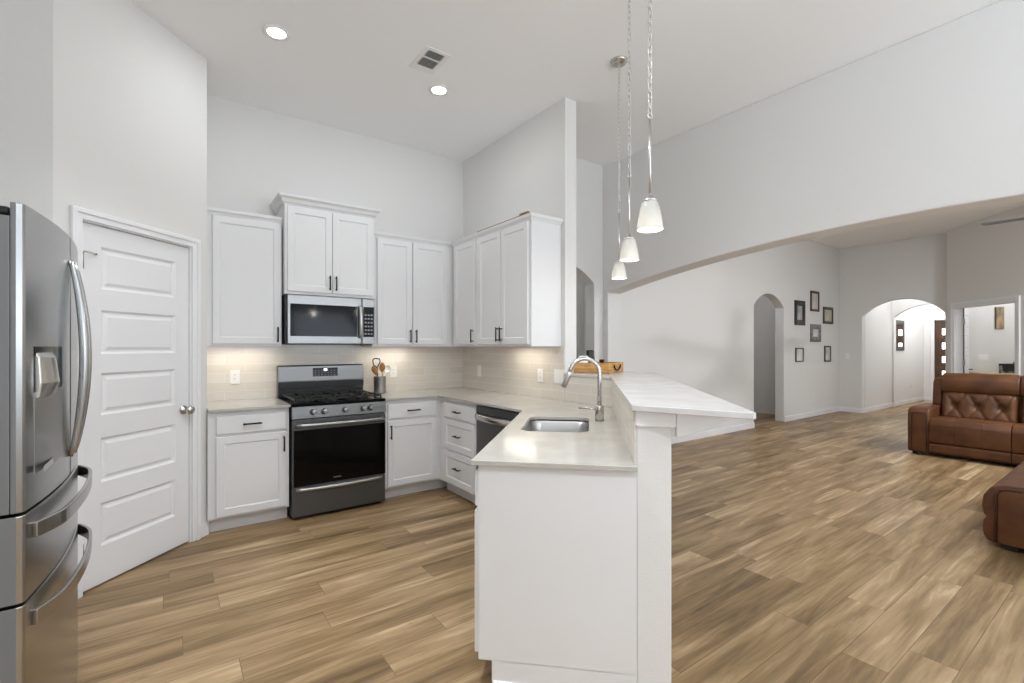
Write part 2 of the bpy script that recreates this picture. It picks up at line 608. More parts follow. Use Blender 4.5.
# office behind it
def dg(t, dep):
    return (CD[0] - K * t + K * dep, CD[1] - K * t - K * dep)
wall('wall_office', dg(-0.45, 2.6), (-K, -K), rect(0, 2.35), 0.1, (K, -K))
wall('wall_office_left', dg(-0.35, 0.32), (K, -K), rect(0.0, 2.3), 0.1, (K, K))
wall('wall_office_right', dg(1.85, 0.13), (K, -K), rect(0, 2.5), 0.1, (-K, -K))


def rear(name, x0, x1, wins, z0, z1):
    mb = MB()
    xs = x0
    for cx, wd in sorted(wins):
        mb.box(xs, YR - 0.14, 0, cx - wd / 2, YR, HC)
        mb.box(cx - wd / 2, YR - 0.14, 0, cx + wd / 2, YR, z0)
        mb.box(cx - wd / 2, YR - 0.14, z1, cx + wd / 2, YR, HC)
        xs = cx + wd / 2
    mb.box(xs, YR - 0.14, 0, x1, YR, HC)
    return struct(mb.build(name, 'wall'))


rear('wall_rear', -1.32, 4.067, WIN_K, 0.55, 2.95)
rear('wall_rear_living', 4.297, 9.4, WIN_L, 0.55, 2.65)

# baseboards
BB = 0.095
n = 0
def base(p0, p1, nrm):
    global n
    n += 1
    return strip('baseboard_%d' % n, p0, p1, 0, BB, 0.014, nrm)
base((PD[0] + K * (s1 + 0.06), PD[1] + K * (s1 + 0.06)), (0.218 + 0.004, 4.091 + 0.004), (K, -K))
base((4.297, 4.085), (8.002, 4.085), (0, -1))
base((9.073, 4.085), (11.557, 4.085), (0, -1))
base((11.557, 3.675), (11.557, 4.075), (-1, 0))
base((11.60, 3.675), (13.38, 3.675), (0, -1))
base((13.38, 3.64), (13.38, 3.67), (-1, 0))
base((13.52, 3.67), (15.76, 3.67), (0, -1))
base((15.76, 3.53), (15.76, 3.66), (-1, 0))
base((4.067, 3.749), (4.067, 3.83), (-1, 0))
base((4.067, 3.749), (4.297, 3.749), (0, -1))
base((3.93, 3.83), (4.06, 3.83), (0, -1))
strip('baseboard_peninsula', sn(0.033, 0.035 + 0.05), sn(0.033, NT + 0.127), 0, 0.03, 0.012, (-K, -K))
base(dg(0.005, 0), dg(0.098, 0), (-K, K))
base(dg(1.47, 0), dg(2.9, 0), (-K, K))


# door casings (trim)
def casing(name, p0, d, t0, t1, ztop, nrm, wd=0.06, th=0.017):
    mb = MB()
    f = lambda p, a: (p0[0] + d[0] * p[0] + nrm[0] * a, p0[1] + d[1] * p[0] + nrm[1] * a, p[1])
    mb.prism([(t0 - wd, 0), (t0, 0), (t0, ztop), (t1, ztop), (t1, 0), (t1 + wd, 0), (t1 + wd, ztop + wd), (t0 - wd, ztop + wd)], 0, th, f)
    w2 = wd * 0.45
    mb.prism([(t0 - wd, 0), (t0 - wd + w2, 0), (t0 - wd + w2, ztop + wd - w2), (t1 + wd - w2, ztop + wd - w2), (t1 + wd - w2, 0), (t1 + wd, 0),
              (t1 + wd, ztop + wd), (t0 - wd, ztop + wd)], th - 0.001, th + 0.008, f)
    return struct(mb.build(name, 'trim', bevel=0.004))


def jamb(name, p0, d, t0, t1, ztop, nrm, dep):
    mb = MB()
    f = lambda p, a: (p0[0] + d[0] * p[0] + nrm[0] * a, p0[1] + d[1] * p[0] + nrm[1] * a, p[1])
    e = 0.012
    mb.prism([(t0, 0), (t0 + e, 0), (t0 + e, ztop - e), (t1 - e, ztop - e), (t1 - e, 0), (t1, 0), (t1, ztop), (t0, ztop)], 0, dep, f)
    return struct(mb.build(name, 'trim'))


casing('trim_1', PD, (K, K), s0 + 0.006, s1 - 0.006, 2.062, (K, -K))
jamb('trim_2', PD, (K, K), s0, s1, 2.068, (-K, K), 0.115)
casing('trim_3', CD, (-K, -K), 0.195, 1.385, 2.05, (-K, K), 0.085)
jamb('trim_4', CD, (-K, -K), 0.19, 1.39, 2.055, (K, -K), 0.13)


# ------------------------------------------------------------------ five panel doors
def panel_door_mesh(w, h, t=0.035, panels=None, x0=0.115, x1=None):
    """front at y=0 facing -y, x 0..w, z 0..h; recessed frame around a raised field"""
    x1 = w - 0.12 if x1 is None else x1
    mb = MB()
    zs = panels
    # front face with holes
    outer = [Vector((0, 0, 0)), Vector((w, 0, 0)), Vector((w, h, 0)), Vector((0, h, 0))]
    polys = [outer]
    for a, b in zs:
        polys.append([Vector((x0, a, 0)), Vector((x1, a, 0)), Vector((x1, b, 0)), Vector((x0, b, 0))])
    flat = [p for q in polys for p in q]
    tris = geometry.tessellate_polygon(polys)
    mb.add([(p.x, 0, p.y) for p in flat], [tuple(t_) for t_ in tris])
    for a, b in zs:
        def ring(i, y):
            return [(x0 + i, y, a + i), (x1 - i, y, a + i), (x1 - i, y, b - i), (x0 + i, y, b - i)]
        prof = [(0, 0), (0.012, 0.011), (0.022, 0.011), (0.04, 0.003)]
        vs = []
        for i, y in prof:
            vs += ring(i, y)
        fs = []
        for r in range(len(prof) - 1):
            for k in range(4):
                l = (k + 1) % 4
                fs.append((r * 4 + k, r * 4 + l, r * 4 + 4 + l, r * 4 + 4 + k))
        o = (len(prof) - 1) * 4
        fs.append((o, o + 1, o + 2, o + 3))
        mb.add(vs, fs)
    # sides and back
    mb.add([(0, 0, 0), (w, 0, 0), (w, 0, h), (0, 0, h), (0, t, 0), (w, t, 0), (w, t, h), (0, t, h)],
           [(0, 1, 5, 4), (1, 2, 6, 5), (2, 3, 7, 6), (3, 0, 4, 7), (4, 5, 6, 7)])
    return mb


PAN = [(0.213, 0.458), (0.577, 0.832), (0.962, 1.203), (1.312, 1.563), (1.683, 1.925)]
dw = s1 - s0 - 0.03
door = thing('door_1', 'white five-panel pantry door beside the refrigerator', 'door',
             (PD[0] + K * (s0 + 0.015) - K * 0.012, PD[1] + K * (s0 + 0.015) + K * 0.012, 0.012), PI / 4)
struct(door)
panel_door_mesh(dw, 2.04, 0.035, PAN, 0.11, dw - 0.105).build('door_panel', 'door', door, weld=True)
mb = MB(); mb.lathe([(0.03, 0), (0.03, 0.008), (0.013, 0.012), (0.012, 0.035), (0.026, 0.045), (0.03, 0.058), (0.026, 0.07), (0.012, 0.076), (0, 0.077)], seg=20)
kb = mb.build('knob', 'nickel', door)
kb.rotation_euler = (PI / 2, 0, 0)
kb.location = (dw - 0.045, 0, 0.92)
kb['label'] = 'round satin nickel door knob'
for z in (0.22, 1.03, 1.83):
    mb = MB(); mb.cyl((-0.002, -0.012, z - 0.045), (-0.002, -0.012, z + 0.045), 0.008, 10); mb.box(-0.004, -0.009, z - 0.045, 0.012, 0.0, z + 0.045)
    if z > 1.5:
        mb.tube([(0.0, -0.02, z + 0.048), (0.03, -0.03, z + 0.046), (0.075, -0.012, z + 0.046)], 0.004, 6)
        mb.cyl((0.075, -0.012, z + 0.046), (0.075, 0, z + 0.046), 0.007, 8)
    mb.build('hinge', 'nickel', door)
strip('pantry_dark_back', (PD[0] + K * s0 - K * 0.075, PD[1] + K * s0 + K * 0.075), (PD[0] + K * s1 - K * 0.075, PD[1] + K * s1 + K * 0.075), 0, 2.06, 0.02, (-K, K), 'near_black', 0)  # near-black board standing in for the dark pantry interior


# ------------------------------------------------------------------ cabinets
def shaker(w, h, t=0.02, rail=0.056, rec=0.007):
    """front at y=-t .. 0, x 0..w, z 0..h"""
    mb = MB()
    r = rail
    prof = [(0.0015, -t), (r - 0.006, -t), (r + 0.002, -t + rec), (r + 0.003, -t + rec)]
    def ring(i, y):
        return [(i, y, i), (w - i, y, i), (w - i, y, h - i), (i, y, h - i)]
    vs = []
    for i, y in [(0, 0), (0, -t + 0.0015)] + prof:
        vs += ring(i, y)
    nr = len(prof) + 2
    fs = [(3, 2, 1, 0)]
    for q in range(nr - 1):
        for k in range(4):
            l = (k + 1) % 4
            fs.append((q * 4 + k, q * 4 + l, q * 4 + 4 + l, q * 4 + 4 + k))
    o = (nr - 1) * 4
    fs.append((o, o + 1, o + 2, o + 3))
    return mb.add(vs, fs)


def slab(w, h, t=0.02):
    mb = MB()
    vs = []
    for i, y in ((0, 0), (0, -t + 0.006), (0.004, -t + 0.001), (0.012, -t)):
        vs += [(i, y, i), (w - i, y, i), (w - i, y, h - i), (i, y, h - i)]
    fs = [(3, 2, 1, 0)]
    for q in range(3):
        for k in range(4):
            l = (k + 1) % 4
            fs.append((q * 4 + k, q * 4 + l, q * 4 + 4 + l, q * 4 + 4 + k))
    fs.append((12, 13, 14, 15))
    return mb.add(vs, fs)


def bar_handle(parent, p, length, vertical, y=-0.02):
    """black bar pull, centre p=(x,z) on the face y"""
    mb = MB()
    x, z = p
    h = length / 2
    yo = y - 0.03
    if vertical:
        a, b = (x, yo, z - h), (x, yo, z + h)
        posts = [(x, z - h * 0.78), (x, z + h * 0.78)]
    else:
        a, b = (x - h, yo, z), (x + h, yo, z)
        posts = [(x - h * 0.78, z), (x + h * 0.78, z)]
    mb.cyl(a, b, 0.0062, 10)
    for q in posts:
        mb.cyl((q[0], y + 0.0005, q[1]), (q[0], yo, q[1]), 0.005, 8)
    o = mb.build('handle', 'black', parent)
    o['label'] = 'black bar pull'
    return o


def front(parent, name, x0, z0, x1, z1, y, style='shaker', handle=None, hl=0.125):
    mb = shaker(x1 - x0, z1 - z0) if style == 'shaker' else slab(x1 - x0, z1 - z0)
    o = mb.build(name, 'white', parent, weld=False)
    o.location = (x0, y, z0)
    if handle:
        hx, hz, vert = handle
        bar_handle(o, (hx - x0, hz - z0), hl, vert)
    return o


def crown(parent, x0, x1, ydepth, z0, prof, left, right, m='white'):
    """moulding swept along the front (and returned along open ends); prof: list of (out, up)"""
    mb = MB()
    path = []
    pts = len(prof)
    vs = []
    stations = []
    if left:
        stations.append(('L', 0))
    stations += [('FL', 0), ('FR', 0)]
    if right:
        stations.append(('R', 0))
    for st, _ in stations:
        for o, u in prof:
            if st == 'L':
                vs.append((x0 - o, -0.002, z0 + u))
            elif st == 'FL':
                vs.append((x0 - (o if left else 0), -ydepth - o, z0 + u))
            elif st == 'FR':
                vs.append((x1 + (o if right else 0), -ydepth - o, z0 + u))
            else:
                vs.append((x1 + o, -0.002, z0 + u))
    fs = []
    for i in range(len(stations) - 1):
        for k in range(pts):
            l = (k + 1) % pts
            fs.append((i * pts + k, i * pts + l, i * pts + pts + l, i * pts + pts + k))
    fs.append(list(range(pts))[::-1])
    fs.append([(len(stations) - 1) * pts + k for k in range(pts)])
    mb.add(vs, fs)
    o = mb.build('crown_moulding', m, parent)
    return o


PROF_S = [(-0.012, 0), (0.006, 0), (0.010, 0.012), (0.022, 0.028), (0.026, 0.05), (-0.012, 0.05)]
PROF_L = [(-0.012, 0), (0.004, 0), (0.008, 0.012), (0.02, 0.02), (0.03, 0.045), (0.048, 0.062), (0.052, 0.08), (-0.012, 0.08)]
ZU = 1.369
ZT = 2.395


def upper(name, label, x0, w, dep, z0, z1, world, rot, doors, group='white wall cabinets', cr=None):
    t = thing(name, label, 'cabinet', world, rot, group)
    mb = MB(); mb.box(0, -dep, z0, w, -0.002, z1)
    mb.build('cabinet_body', 'white', t, bevel=0.0015)
    for d in doors:
        front(t, 'door', *d['r'], -dep, handle=d['h'])
    if cr:
        crown(t, 0, w, dep, z1 - 0.001, *cr)
    return t


# left of the microwave
upper('wall_cabinet', 'white single-door wall cabinet between pantry wall and microwave', 0, 0.538, 0.32, ZU, ZT, (0.220, YB, 0), 0,
      [dict(r=(0.046, 1.39, 0.528, ZT - 0.008), h=(0.503, 1.467, True))], cr=(PROF_S, False, False))
# above the microwave, deeper and taller
upper('wall_cabinet', 'taller white two-door wall cabinet with deep crown above the microwave', 0, 0.752, 0.39, 1.806, 2.545, (0.768, YB, 0), 0,
      [dict(r=(0.02, 1.83, 0.376, 2.53), h=(0.352, 1.915, True)), dict(r=(0.38, 1.83, 0.735, 2.53), h=(0.405, 1.915, True))], cr=(PROF_L, True, True))
# corner back wall
upper('wall_cabinet', 'white two-door wall cabinet above the utensil crock, in the room corner', 0, XB - 1.53, 0.32, ZU, ZT, (1.526, YB, 0), 0,
      [dict(r=(0.045, 1.39, 0.392, ZT - 0.008), h=(0.367, 1.47, True)), dict(r=(0.402, 1.39, 0.765, ZT - 0.008), h=(0.428, 1.47, True))], cr=(PROF_S, False, False))
# right wall: local x runs along -Y
yr0 = YB - 0.35
upper('wall_cabinet', 'narrow white wall cabinet with one door, next to the corner on right wall', 0, 0.475, 0.32, ZU, ZT, (XB, yr0, 0), -PI / 2,
      [dict(r=(0.055, 1.39, 0.45, ZT - 0.008), h=(0.43, 1.47, True))], cr=(PROF_S, False, False))
yr1 = yr0 - 0.479
t = upper('wall_cabinet', 'white two-door wall cabinet with exposed end panel at end of right wall', 0, yr1 - 3.005, 0.32, ZU, ZT, (XB, yr1, 0), -PI / 2,
          [dict(r=(0.025, 1.39, 0.40, ZT - 0.008), h=(0.377, 1.475, True)), dict(r=(0.408, 1.39, 0.79, ZT - 0.008), h=(0.433, 1.475, True))],
          cr=(PROF_S, False, True))
mb = MB()
for a in range(6):
    mb.box(0.02 + a * 0.13, -0.345, ZT + 0.0495, 0.018 + (a + 1) * 0.13, -0.325, ZT + 0.056)
mb.box(0.69, -0.345, ZT + 0.0495, 0.80, -0.322, ZT + 0.07)
o = mb.build('wood_strip', 'rawwood', t)
o['label'] = 'bare brown wood strip along the cabinet top'

ZC = 0.893


def basecab(name, label, world, rot, w, fronts, group='white base cabinets', dep=0.608, toe=0.075, ends=(0, 0), open_top=False):
    t = thing(name, label, 'cabinet', world, rot, group)
    mb = MB()
    if open_top:
        mb.box(0, -dep, 0.108, w, -0.003, 0.60); mb.box(0, -dep, 0.60, w, -dep + 0.018, ZC); mb.box(0, -0.02, 0.60, w, -0.003, ZC)
        mb.box(w - 0.018, -dep + 0.018, 0.60, w, -0.02, ZC)
    else:
        mb.box(0, -dep, 0.108, w, -0.003, ZC)
    mb.build('cabinet_body', 'white', t, bevel=0.0015)
    mb = MB(); mb.box(ends[0], -dep + toe, 0.001, w - ends[1], -0.05, 0.109)
    mb.build('toe_kick', 'white', t)
    for f in fronts:
        front(t, f[0], *f[1], -dep, f[2], f[3], f[4] if len(f) > 4 else 0.125)
    return t


basecab('base_cabinet', 'white base cabinet with drawer and door, left of the range', (0.220, YB, 0), 0, 0.540,
        [('drawer', (0.051, 0.724, 0.518, 0.856), 'slab', (0.281, 0.792, False)),
         ('door', (0.051, 0.128, 0.518, 0.705), 'shaker', (0.499, 0.618, True))])
basecab('base_cabinet', 'white base cabinet with drawer and door, right of the range', (1.532, YB, 0), 0, XB - 1.532 - 0.004,
        [('drawer', (0.03, 0.724, 0.505, 0.856), 'slab', (0.265, 0.792, False)),
         ('door', (0.03, 0.128, 0.505, 0.705), 'shaker', (0.052, 0.61, True))])
yd0 = YB - 0.61
basecab('base_cabinet', 'white base cabinet with three stacked drawers beside the dishwasher', (XB, yd0, 0), -PI / 2, 0.688,
        [('drawer', (0.115, 0.72, 0.655, 0.856), 'slab', (0.385, 0.788, False), 0.105),
         ('drawer', (0.115, 0.437, 0.655, 0.706), 'shaker', (0.385, 0.572, False), 0.105),
         ('drawer', (0.115, 0.13, 0.655, 0.415), 'shaker', (0.385, 0.285, False), 0.105)])
# dishwasher
dwy = yd0 - 0.692
t = thing('dishwasher', 'stainless dishwasher partly hidden behind the peninsula counter', 'dishwasher', (XB, dwy, 0), -PI / 2)
mb = MB(); mb.box(0.003, -0.585, 0.1, 0.592, -0.03, 0.885)
mb.build('tub_body', 'fside', t)
mb = MB(); mb.box(0.003, -0.632, 0.13, 0.592, -0.586, 0.815)
mb.build('door_panel', 'msteel', t, bevel=0.004)
mb = MB(); mb.box(0.003, -0.632, 0.818, 0.592, -0.586, 0.882)
mb.build('control_panel', 'dsteel', t, bevel=0.004)
mb = MB()
pts = [(0.03 + 0.535 * i / 14, -0.65 - 0.032 * math.sin(PI * i / 14), 0.795) for i in range(15)]
mb.tube([(0.03, -0.63, 0.795)] + pts + [(0.565, -0.63, 0.795)], 0.016, 10, squash=(1.6, 0.7))
o = mb.build('handle', 'nickel', t); o['label'] = 'bowed bright steel handle'
mb = MB(); mb.box(0.003, -0.57, 0.001, 0.592, -0.4, 0.1)
mb.build('toe_kick', 'white', t)

# peninsula sink cabinet: local x runs towards the camera, front faces the kitchen
t = basecab('base_cabinet', 'white peninsula sink cabinet with plain end panel below the counter', (*sn(1.40, 0.632), 0), -3 * PI / 4, 1.40 - 0.034,
            [('door', (0.55, 0.128, 0.945, 0.70), 'shaker', (0.92, 0.61, True)), ('door', (0.955, 0.128, 1.356, 0.70), 'shaker', (0.98, 0.61, True)),
             ('drawer_front', (0.55, 0.72, 1.356, 0.86), 'slab', None)], dep=0.607, toe=0.055, open_top=True)
mb = MB(); mb.box(1.366, -0.607, 0.109, 1.372, 0.012, 0.893); mb.box(1.366, -0.552, 0.001, 1.372, 0.012, 0.112)
mb.build('end_panel', 'white', t)


# ------------------------------------------------------------------ counters
def slab_poly(outer, z0, z1, holes=()):
    polys = [[Vector((*p, 0)) for p in outer]] + [[Vector((*p, 0)) for p in h] for h in holes]
    flat = [p for q in polys for p in q]
    tris = geometry.tessellate_polygon(polys)
    mb = MB()
    N = len(flat)
    vs = [(p.x, p.y, z0) for p in flat] + [(p.x, p.y, z1) for p in flat]
    fs = [tuple(t_) for t_ in tris] + [tuple(i + N for i in t_[::-1]) for t_ in tris]
    o = 0
    for q in polys:
        m_ = len(q)
        fs += [(o + i, o + (i + 1) % m_, N + o + (i + 1) % m_, N + o + i) for i in range(m_)]
        o += m_
    return mb.add(vs, fs)


def rrect(x0, y0, x1, y1, r, seg=6):
    out = []
    for cx, cy, a0 in ((x1 - r, y1 - r, 0), (x0 + r, y1 - r, 90), (x0 + r, y0 + r, 180), (x1 - r, y0 + r, 270)):
        for i in range(seg + 1):
            a = math.radians(a0 + 90 * i / seg)
            out.append((cx + r * math.cos(a), cy + r * math.sin(a)))
    return out


ZTOP = 0.914
o = slab_poly([(0.222, 4.008), (0.764, 4.008), (0.764, YB - 0.001), (0.222, YB - 0.001)], ZC + 0.001, ZTOP).build('countertop', 'quartz', bevel=0.002)
tag(o, 'short white quartz countertop left of the range', 'countertop')
sXE = (2.04 - PEN0.x) / K
t_in = sn(sXE, 0.0)
tl_s = (XB - 0.001 - PEN0.x) / K - 0.644
sink_sn = rrect(0.685, 0.095, 1.235, 0.465, 0.07)
outer = [(1.529, YB - 0.001), (1.529, 4.008), (2.04, 4.008), t_in, sn(0, 0), sn(0, 0.644), sn(tl_s, 0.644), (XB - 0.001, YB - 0.001)]
o = slab_poly(outer, ZC + 0.001, ZTOP, [[sn(*p) for p in sink_sn]]).build('countertop', 'quartz', bevel=0.002)
tag(o, 'long white quartz countertop running around the corner onto the sink peninsula', 'countertop')

# sink bowl (undermount)
t = thing('sink', 'stainless undermount sink bowl set in the peninsula counter', 'sink', (*sn(0.96, 0.28), 0.6965), PI / 4)
mb = MB()
levels = [(0.0, 0.1935, 0.012), (0.0, 0.185, 0.0), (0.003, 0.10, 0.0), (0.012, 0.03, 0), (0.05, 0.004, 0), (0.11, 0.0, 0)]
rings = []
for ins, z, outw in levels:
    r = max(0.07 - ins * 0.3, 0.03)
    rings.append([(p[0], p[1], z) for p in rrect(-0.278 + ins - outw, -0.188 + ins - outw, 0.278 - ins + outw, 0.188 - ins + outw, r)])
vs = [p for r in rings for p in r]
m_ = len(rings[0])
fs = []
for i in range(len(rings) - 1):
    for k in range(m_):
        l = (k + 1) % m_
        fs.append((i * m_ + k, i * m_ + l, (i + 1) * m_ + l, (i + 1) * m_ + k))
fs.append([(len(rings) - 1) * m_ + k for k in range(m_)])
mb.add(vs, fs, True)
o = mb.build('bowl', 'steel', t)
sm = o.modifiers.new('shell', 'SOLIDIFY'); sm.thickness = 0.002; sm.offset = 1
mb = MB(); mb.lathe([(0.0, 0.002), (0.03, 0.002), (0.042, 0.006), (0.045, 0.001)], seg=20)
mb.build('drain', 'nickel', t)

# faucet
fx, fy = sn(1.096, 0.529)
t = thing('faucet', 'brushed nickel gooseneck pull-down faucet behind the sink', 'faucet', (fx, fy, ZTOP + 0.0005), PI / 4)
mb = MB(); mb.lathe([(0.027, 0), (0.027, 0.088), (0.024, 0.094), (0.013, 0.097), (0.0, 0.097)], seg=24)
mb.build('body', 'nickel', t)
# spout: rises, arcs towards the sink (local +y = -n)
mb = MB()
R = 0.09
dirx, diry = -0.15, 0.988
pts = [(0, 0, 0.09), (0, 0, 0.2), (0, 0, 0.288)]
for i in range(1, 15):
    a = PI * i / 14 * 0.97
    r_ = R * (1 - math.cos(a))
    pts.append((dirx * r_, diry * r_, 0.288 + R * math.sin(a)))
mb.tube(pts, 0.0125, 14)
mb.build('spout', 'nickel', t)
e = Vector(pts[-1])
d_ = (e - Vector(pts[-2])).normalized()
d_ = Vector((d_.x, d_.y + 0.22, d_.z)).normalized()
mb = MB(); mb.tube([e - d_ * 0.005, e + d_ * 0.02, e + d_ * 0.095, e + d_ * 0.1], [0.013, 0.0155, 0.0175, 0.012], 14)
mb.build('spray_head', 'nickel', t)
mb = MB(); mb.tube([(0, 0.024, 0.07), (0.01, 0.06, 0.072), (0.02, 0.125, 0.074)], [0.006, 0.005, 0.0045], 8)
mb.build('lever', 'nickel', t)

# raised bar top
xw = XB + 0.128
outer = [sn(-0.008, 0.622), sn(-0.163, 1.0), sn(-0.15, 1.012), sn(2.285, 1.015), (3.30, 3.22), (xw + 0.002, 3.22), (xw + 0.002, 2.953), (XB - 0.018, 2.953),
         sn((XB - 0.018 - PEN0.x) / K - 0.622, 0.622)]
o = slab_poly(outer, 1.1235, 1.1465).build('bar_top', 'quartzw', bevel=0.003)
tag(o, 'raised white quartz bar top on the half wall of the peninsula', 'countertop')
# cap moulding under the bar top at the near end, and the bracket carrying the overhang
mb = MB()
mb.prism([sn(0.016, NT - 0.006), sn(0.016, NT + 0.142), sn(0.6, NT + 0.142), sn(0.6, NT + 0.1275), sn(0.0325, NT + 0.1275), sn(0.0325, NT - 0.006)], 1.062, 1.1225, lambda p, a: (p[0], p[1], a))
struct(mb.build('trim_6', 'trim', bevel=0.004))
mb = MB()
prof = [(0, 0), (0.20, 0), (0.20, -0.022), (0.14, -0.05), (0.06, -0.085), (0.0, -0.10)]
def br_pt(p, a):
    x, y = sn(0.02 + a, NT + 0.1435 + p[0])
    return (x, y, 1.1225 + p[1])
mb.prism(prof, 0, 0.04, br_pt)
struct(mb.build('trim_7', 'trim', bevel=0.003))


# ------------------------------------------------------------------ tile splash
def tile(name, p0, p1, z0, z1, rot, th=0.009):
    d = (Vector((*p1, 0)) - Vector((*p0, 0))).length
    mb = MB(); mb.box(0, -th, 0, d, -0.0005, z1 - z0)
    o = mb.build(name, 'tile')
    o.location = (*p0, z0)
    o.rotation_euler = (0, 0, rot)
    return struct(o)


tile('trim_8', (0.222, YB), (XB, YB), ZTOP + 0.0005, ZU + 0.02, 0)
tile('trim_9', (XB, YB - 0.009), (XB, 2.962), ZTOP + 0.0005, ZU - 0.001, -PI / 2)
tile('trim_10', (XB, 2.956), (XB, pA[1] + 0.004), ZTOP + 0.0005, ZH + 0.0005, -PI / 2)
tile('trim_11', pA, sn(0.034, NT), ZTOP + 0.0005, ZH + 0.0005, -3 * PI / 4)

# ------------------------------------------------------------------ gas range
t = thing('gas_range', 'stainless gas range with black oven window between the base cabinets', 'stove', (0.769, YB - 0.012, 0), 0)
W = 0.754
mb = MB(); mb.box(0.003, -0.625, 0.03, W - 0.003, -0.0, 0.895); mb.box(0.03, -0.6, 0.0, W - 0.03, -0.05, 0.031)
mb.build('body', 'blackplastic', t)
# cooktop
mb = MB(); mb.box(0, -0.66, 0.895, W, -0.055, 0.917)
mb.build('cooktop', 'blackgloss', t, bevel=0.004)
# control panel, slightly sloping
mb = MB()
mb.prism([(-0.662, 0.893), (-0.672, 0.80), (-0.626, 0.80), (-0.626, 0.893)], 0.0, W, lambda p, a: (a, p[0], p[1]))
cp = mb.build('control_panel', 'msteel', t, bevel=0.002)
for x in (0.155, 0.24, 0.405, 0.555, 0.618):
    mb = MB(); mb.lathe([(0.0245, 0), (0.0245, 0.006), (0.021, 0.01), (0.019, 0.034), (0.015, 0.038), (0, 0.038)], seg=18)
    mb.box(-0.004, -0.019, 0.036, 0.004, 0.019, 0.043)
    kn = mb.build('knob', 'knob', cp)
    kn.location = (x, -0.668, 0.848)
    kn.rotation_euler = (PI / 2 - 0.1, 0, 0)
# oven door
mb = MB(); mb.box(0.004, -0.668, 0.268, W - 0.004, -0.627, 0.792)
od = mb.build('oven_door', 'dsteel', t, bevel=0.004)
mb = MB(); mb.box(0.012, -0.673, 0.272, W - 0.012, -0.667, 0.71)
mb.build('oven_window', 'blackgloss', od)
mb = MB()
pts = [(0.035 + 0.684 * i / 16, -0.71 - 0.022 * math.sin(PI * i / 16), 0.752) for i in range(17)]
mb.tube([(0.035, -0.667, 0.752)] + pts + [(0.719, -0.667, 0.752)], 0.013, 12)
hn = mb.build('handle', 'steel', od)
mb = MB(); mb.box(0.31, -0.6745, 0.302, 0.372, -0.6725, 0.310)
mb.build('badge', 'nickel', od)
# storage drawer with recessed bowed pull
mb = MB(); mb.box(0.004, -0.66, 0.03, W - 0.004, -0.627, 0.262)
dr = mb.build('storage_drawer', 'dsteel', t, bevel=0.004)
mb = MB()
n_ = 17
vs, fs = [], []
for i in range(n_):
    x = 0.03 + (W - 0.06) * i / (n_ - 1)
    b_ = math.sin(PI * i / (n_ - 1))
    for (yy, zz) in ((-0.659, 0.252), (-0.664 - 0.016 * b_, 0.248), (-0.668 - 0.024 * b_, 0.238 - 0.004 * b_), (-0.664 - 0.016 * b_, 0.226 - 0.008 * b_), (-0.659, 0.222 - 0.008 * b_)):
        vs.append((x, yy, zz))
for i in range(n_ - 1):
    for k in range(4):
        fs.append((i * 5 + k, i * 5 + k + 1, i * 5 + 6 + k, i * 5 + 5 + k))
fs += [(0, 1, 2, 3, 4), tuple((n_ - 1) * 5 + k for k in (4, 3, 2, 1, 0))]
mb.add(vs, fs, True)
mb.build('handle', 'steel', dr)
# backguard
mb = MB()
mb.prism([(-0.055, 0.90), (-0.075, 0.985), (-0.082, 1.06), (-0.072, 1.19), (-0.06, 1.2), (0, 1.2), (0, 0.90)], 0.0, W, lambda p, a: (a, p[0], p[1]))
bg = mb.build('backguard', 'msteel', t, bevel=0.003)
mb = MB(); mb.box(0.004, -0.0765, 0.92, W - 0.004, -0.056, 0.985); mb.box(0.001, -0.088, 0.99, W - 0.001, -0.07, 1.05)
mb.build('vent_strip', 'blackplastic', bg, bevel=0.004)
mb = MB(); mb.prism([(-0.0815, 1.095), (-0.0755, 1.172), (-0.070, 1.172), (-0.076, 1.095)], 0.29, 0.51, lambda p, a: (a, p[0], p[1]))
dp = mb.build('display', 'blackgloss', bg)
mb = MB(); mb.prism([(-0.0784, 1.145), (-0.0768, 1.165), (-0.075, 1.165), (-0.076, 1.145)], 0.385, 0.415, lambda p, a: (a, p[0], p[1]))
mb.build('clock', 'time', dp)
mb = MB()
for i in range(7):
    for j in range(3):
        if i == 3 and j == 2:
            continue
        x = 0.305 + i * 0.028
        z = 1.105 + j * 0.02
        y = -0.0815 + (z - 1.095) * 0.078
        mb.box(x, y - 0.001, z, x + 0.014, y + 0.001, z + 0.006)
mb.build('button_pad', 'fside', dp)
